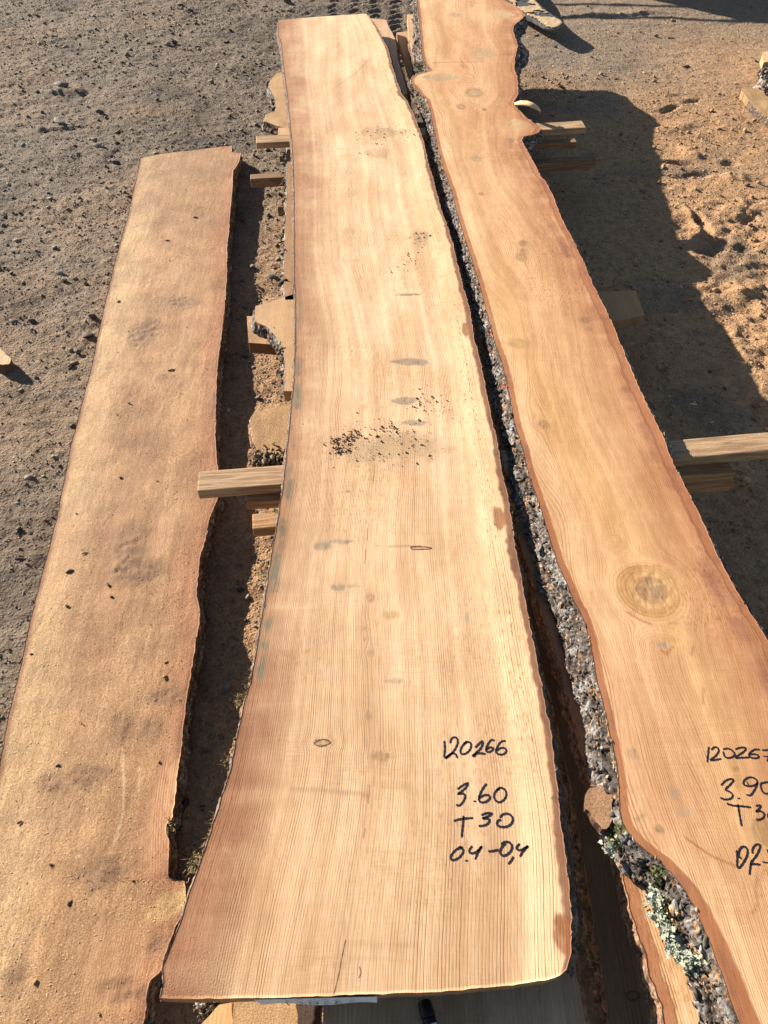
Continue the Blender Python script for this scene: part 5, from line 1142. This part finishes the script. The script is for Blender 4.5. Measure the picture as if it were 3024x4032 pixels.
# grains of sawdust lying on the left slab
def grains():
    n = 110000; r_ = np.random.default_rng(77); y = r_.uniform(-.02, 1, n) ** 1.25 * 2.95; x = r_.uniform(-1.35, -.2, n)
    yy, l, rr = c1.smooth_edges(); ok = (x > np.interp(y, yy, l) + .012) & (x < np.interp(y, yy, rr) - .012)
    x = x[ok]; y = y[ok]
    # thin them out where bare wood shows
    gi = np.abs(np.interp(y, c1.Y[::-1, 0], np.arange(c1.nr)[::-1])).astype(int).clip(0, c1.nr - 1); u = (x - c1.X[gi, 0]) / (c1.X[gi, -1] - c1.X[gi, 0])
    gj = (u.clip(0, 1) * (c1.nc - 1)).astype(int); d = c1.dust[gi, gj]; ok = r_.uniform(size=len(x)) < d ** 2 * (.55 + .45 * fbm(x * 9, y * 9, 7, 3)); x = x[ok]; y = y[ok]; gi = gi[ok]; gj = gj[ok]; n = len(x)
    z = ZL + c1.hz[gi, gj]; base = c1.tint[gi, gj] * r_.uniform(.85, 1.4, n)[:, None]
    T = np.array([(1, 0, 0), (-1, 0, 0), (0, 1, 0), (0, -1, 0), (0, 0, 1)], float); TF = np.array([(0, 2, 4), (2, 1, 4), (1, 3, 4), (3, 0, 4)])
    sz = r_.uniform(.0006, .0019, n); an = r_.uniform(0, 6.28, n); V = T[None] * np.stack([sz * r_.uniform(1, 1.8, n), sz * .7, sz * r_.uniform(.25, .55, n)], 1)[:, None]
    X = V[..., 0] * np.cos(an)[:, None] - V[..., 1] * np.sin(an)[:, None] + x[:, None]; Y = V[..., 0] * np.sin(an)[:, None] + V[..., 1] * np.cos(an)[:, None] + y[:, None]
    W = np.stack([X, Y, V[..., 2] + z[:, None] - .0001], -1).reshape(-1, 3); FF = (TF[None] + (np.arange(n) * 5)[:, None, None]).reshape(-1, 3)
    o = mesh_np('sawdust', W, FF, M_STONE, smooth=False, attrs={'tint': np.repeat(base, 5, 0)}); tag(o, 'fine grains of sawdust coating the left slab', 'sawdust', None, 'stuff')
grains()

# individually seen chips
chip_v = [rock_verts(IV2, 70 + i) for i in range(5)]; chip_me = []
for i, V in enumerate(chip_v):
    o = mesh_np('chip', V, IF2, M_CHIP, smooth=False); chip_me.append(o.data); bpy.data.objects.remove(o)
def chip(px, py, lpx, asp, ang, z, label, name='bark_chip', cat='bark chip', k=0, th=.25, group='bark chips on the slabs'):
    dep_y = float(P(px, py, z)[1]); dep = dep_y * math.cos(R(PITCH)) + (CAM_H - z) * math.sin(R(PITCH)); r = lpx / FPX * dep / 2
    o = link(bpy.data.objects.new(name, chip_me[k % 5])); p = PV(px, py, z); zz = z + r * asp * th * .6 + (ZAT(p.x, p.y) if z == 0 else .001)
    o.location = (p.x, p.y, zz); o.scale = (r, r * asp, max(r * asp * th * 2, .0012)); o.rotation_euler = (.2, .1, ang); tag(o, label, cat, group); return o
for k, a in enumerate([(770,857,24,.6,.3,'olive-dark chip nearest the far end of the left slab'),(661,948,34,.35,-.15,'flat dark chip with a long shadow, far half of the left slab'),(468,1189,24,.6,.8,'dark chip near the left edge, far half of the left slab'),
        (679,1458,46,.3,.5,'leaf-shaped dark chip left of the footprint smear on the left slab'),(478,1882,22,.7,.1,'dark chip level with the long bearer, centre of the left slab'),(620,1895,12,.6,.2,'tiny chip between the long bearer end and the dark chip'),
        (333,2178,40,.22,.4,'thin dark splinter left of centre on the left slab'),(273,2251,50,.4,.5,'largest dark bark chip, near the left edge of the left slab'),(428,2305,36,.5,-.9,'hooked dark chip right of the largest bark chip'),(442,2351,24,.6,.2,'small round chip just below the hooked one'),
        (266,2387,30,.55,-.3,'dark chip below the largest bark chip'),(656,2609,30,.4,.5,'dark chip near the right edge of the left slab, by the dark gap'),(123,2576,26,.4,0,'flat chip close to the left edge of the left slab'),(230,3014,26,.7,.9,'black chip with a short tail on the near half of the left slab'),
        (80,3237,36,.4,.7,'olive twiggy chip near the left picture edge on the left slab'),(202,3405,22,.7,.1,'round dark chip, near half of the left slab'),(275,3555,40,.6,.9,'dark clump amid pale crumbs, near half of the left slab'),(525,3470,20,.7,.2,'small round chip left of the pale branch knot')]):
    chip(*a[:5], ZL, a[5], k=k)
chip(82, 2204, 92, .2, -.08, 0, 'long dark stick lying on the ground left of the left slab', 'dark_stick', 'stick', 2, .6, None)
chip(2340, 3300, 20, .3, .4, ZT - .02, 'tiny dark twig', 'twig', 'twig', 1) if False else None
chip(2770, 240, 30, .3, .1, 0, 'dark elongated bark piece on the sawdust, upper right', k=1, group='bark pieces on the ground')
chip(2650, 150, 22, .5, .1, 0, 'reddish-brown bark piece on the sawdust near the top right', k=3, group='bark pieces on the ground')
chip(2630, 1108, 26, .8, 1.2, 0, 'small dark bark piece in the big shadow at right', k=2, group='bark pieces on the ground')
chip(2215, 350, 50, .22, -.4, 0, 'reddish twig on the ground right of the slab', 'twig', 'twig', 4, .5, None)
chip(2540, 3572, 28, .3, .5, .233, 'short dark twig on the pale wood under the lichen', 'twig', 'twig', 2, .6, None)
chip(240, 1780 + 60, 40, .35, 1.0, 0, 'pale chip of wood against the left edge of the left slab', 'wood_chip', 'wood chip', 1, .5, None).data = bpy.data.objects[-1].data if False else chip_me[1]

# moss tufts
def tufts(name, pts, z0, mat, parent, label=None, n=60, hgt=.008, seed=0, sp_=.006):
    r = np.random.default_rng(seed); V = []; F = []
    for (px, py) in pts:
        c = PV(px, py, z0)
        for _ in range(n):
            o = c + Vector((r.normal() * sp_, r.normal() * sp_, r.normal() * .002)); an = r.uniform(0, 6.28); l = hgt * r.uniform(.4, 1.3)
            d = Vector((math.cos(an) * .8, math.sin(an) * .8, r.uniform(-.2, .9))) * l; s1 = Vector((-math.sin(an), math.cos(an), 0)) * .0007
            b = len(V); V += [o - s1, o + s1, o + d * .6 + s1 * .8 + Vector((0, 0, .001)), o + d]; F.append((b, b + 1, b + 2, b + 3))
    o = mesh_np(name, V, F, mat, None, smooth=False); o['kind'] = 'stuff'
    if label: o['label'] = label
    return adopt(o, parent)
tufts('moss', [(2590,3440),(2580,3455),(2600,3580),(2440,3275),(2420,3300),(2430,3320),(2650,3625)], ZT - .014, M_MOSS, T3, n=70, hgt=.006, sp_=.005, seed=1)
tufts('moss', [(1640,262),(1655,268),(1632,250)], ZT - .010, M_MOSS, T3, n=90, hgt=.014, sp_=.012, seed=2)
tufts('dry_moss', [(965,2740),(955,2752),(940,2765),(985,2700),(1040,2230),(1035,2260),(850,3220),(840,3270),(825,3315),(770,3395),(760,3420),(782,3370),(1090,2010),(1000,2650),(905,2990)], ZT - .014, M_STRAW, T2, n=36, hgt=.013, sp_=.005, seed=3)
tufts('dry_moss', [(668,3245),(672,3262),(663,3230)], ZL - .004, M_STRAW, T1, n=26, hgt=.012, sp_=.004, seed=4)
# lichen crusts on the right slab's bark
def crusts():
    r = np.random.default_rng(5); V = []; F = []
    ctr = [(2575,3525),(2560,3540),(2590,3555),(2585,3590),(2600,3610),(2615,3640),(2625,3665),(2635,3710),(2645,3740),(2670,3760),(2695,3770),(2720,3785),(2750,3775),(2440,3268),(2405,3335)]
    for px, py in ctr:
        for _ in range(22):
            p = PV(px + r.normal() * 13, py + r.normal() * 18, ZT - .0105 + r.normal() * .0015); rad = r.uniform(.0018, .0048); k = 11; b = len(V)
            tl = Vector((r.normal() * .5, r.normal() * .5, 1)).normalized(); u = tl.orthogonal().normalized(); v = tl.cross(u)
            V.append(p + tl * .0008)
            for i in range(k):
                a = 6.283 * i / k; rr = rad * r.uniform(.5, 1.15); V.append(p + u * math.cos(a) * rr + v * math.sin(a) * rr + tl * r.uniform(0, .0012))
            for i in range(k): F.append((b, b + 1 + i, b + 1 + (i + 1) % k))
    o = mesh_np('lichen', V, F, M_LICHEN, None, smooth=False); o['kind'] = 'stuff'; adopt(o, T3)
crusts()

# ------------------------------------------------------------------ beyond the frame: invented timbers, added to cast the shadow across the top right
beam('shadow_beam', 'unseen squared timber beam, added to cast the shadow at the top right', 'timber beam', (.62, 5.64, .62), (4.2, 5.48, .62), .5, .5, M_LUMBER)
for i in range(3):
    beam('timber_block', 'rough block under the added timber beam, ' + ('at its left end', 'at its middle', 'towards its right end')[i], 'timber block', (.9 + i * 1.4, 5.62, .118), (1.05 + i * 1.4, 5.62, .118), .35, .118, M_LUMBER_BROWN, 'blocks under the added shadow beam')
def shadow_pole(a, b, r, label):
    a = Vector(a); b = Vector(b); L = (b - a).length; q = (b - a).to_track_quat('X', 'Z'); V = []; F = []; n = 12; m = 16
    for i in range(m):
        t = i / (m - 1); c = a.lerp(b, t) + Vector((0, .02 * math.sin(t * 5), 0)); rr = r * (1 - .3 * t)
        for k in range(n):
            an = 6.283 * k / n; V.append(c + q @ Vector((0, rr * math.cos(an), rr * math.sin(an))))
    for i in range(m - 1):
        for k in range(n): F.append((i * n + k, i * n + (k + 1) % n, (i + 1) * n + (k + 1) % n, (i + 1) * n + k))
    F.append(tuple(range(n - 1, -1, -1))); F.append(tuple((m - 1) * n + k for k in range(n)))
    o = mesh_np('shadow_pole', V, F, M_LUMBER, None); tag(o, label, 'shadow_pole', 'added poles on the shadow beam')
shadow_pole((1.6, 5.60, .645), (-1.0, 5.72, .62), .013, 'nearer of two unseen poles added to cast thin shadow lines')  # both poles are invented, out of view, for the thin shadow lines
shadow_pole((2.2, 5.66, .645), (-1.2, 6.02, .62), .013, 'farther of two unseen poles added to cast thin shadow lines')
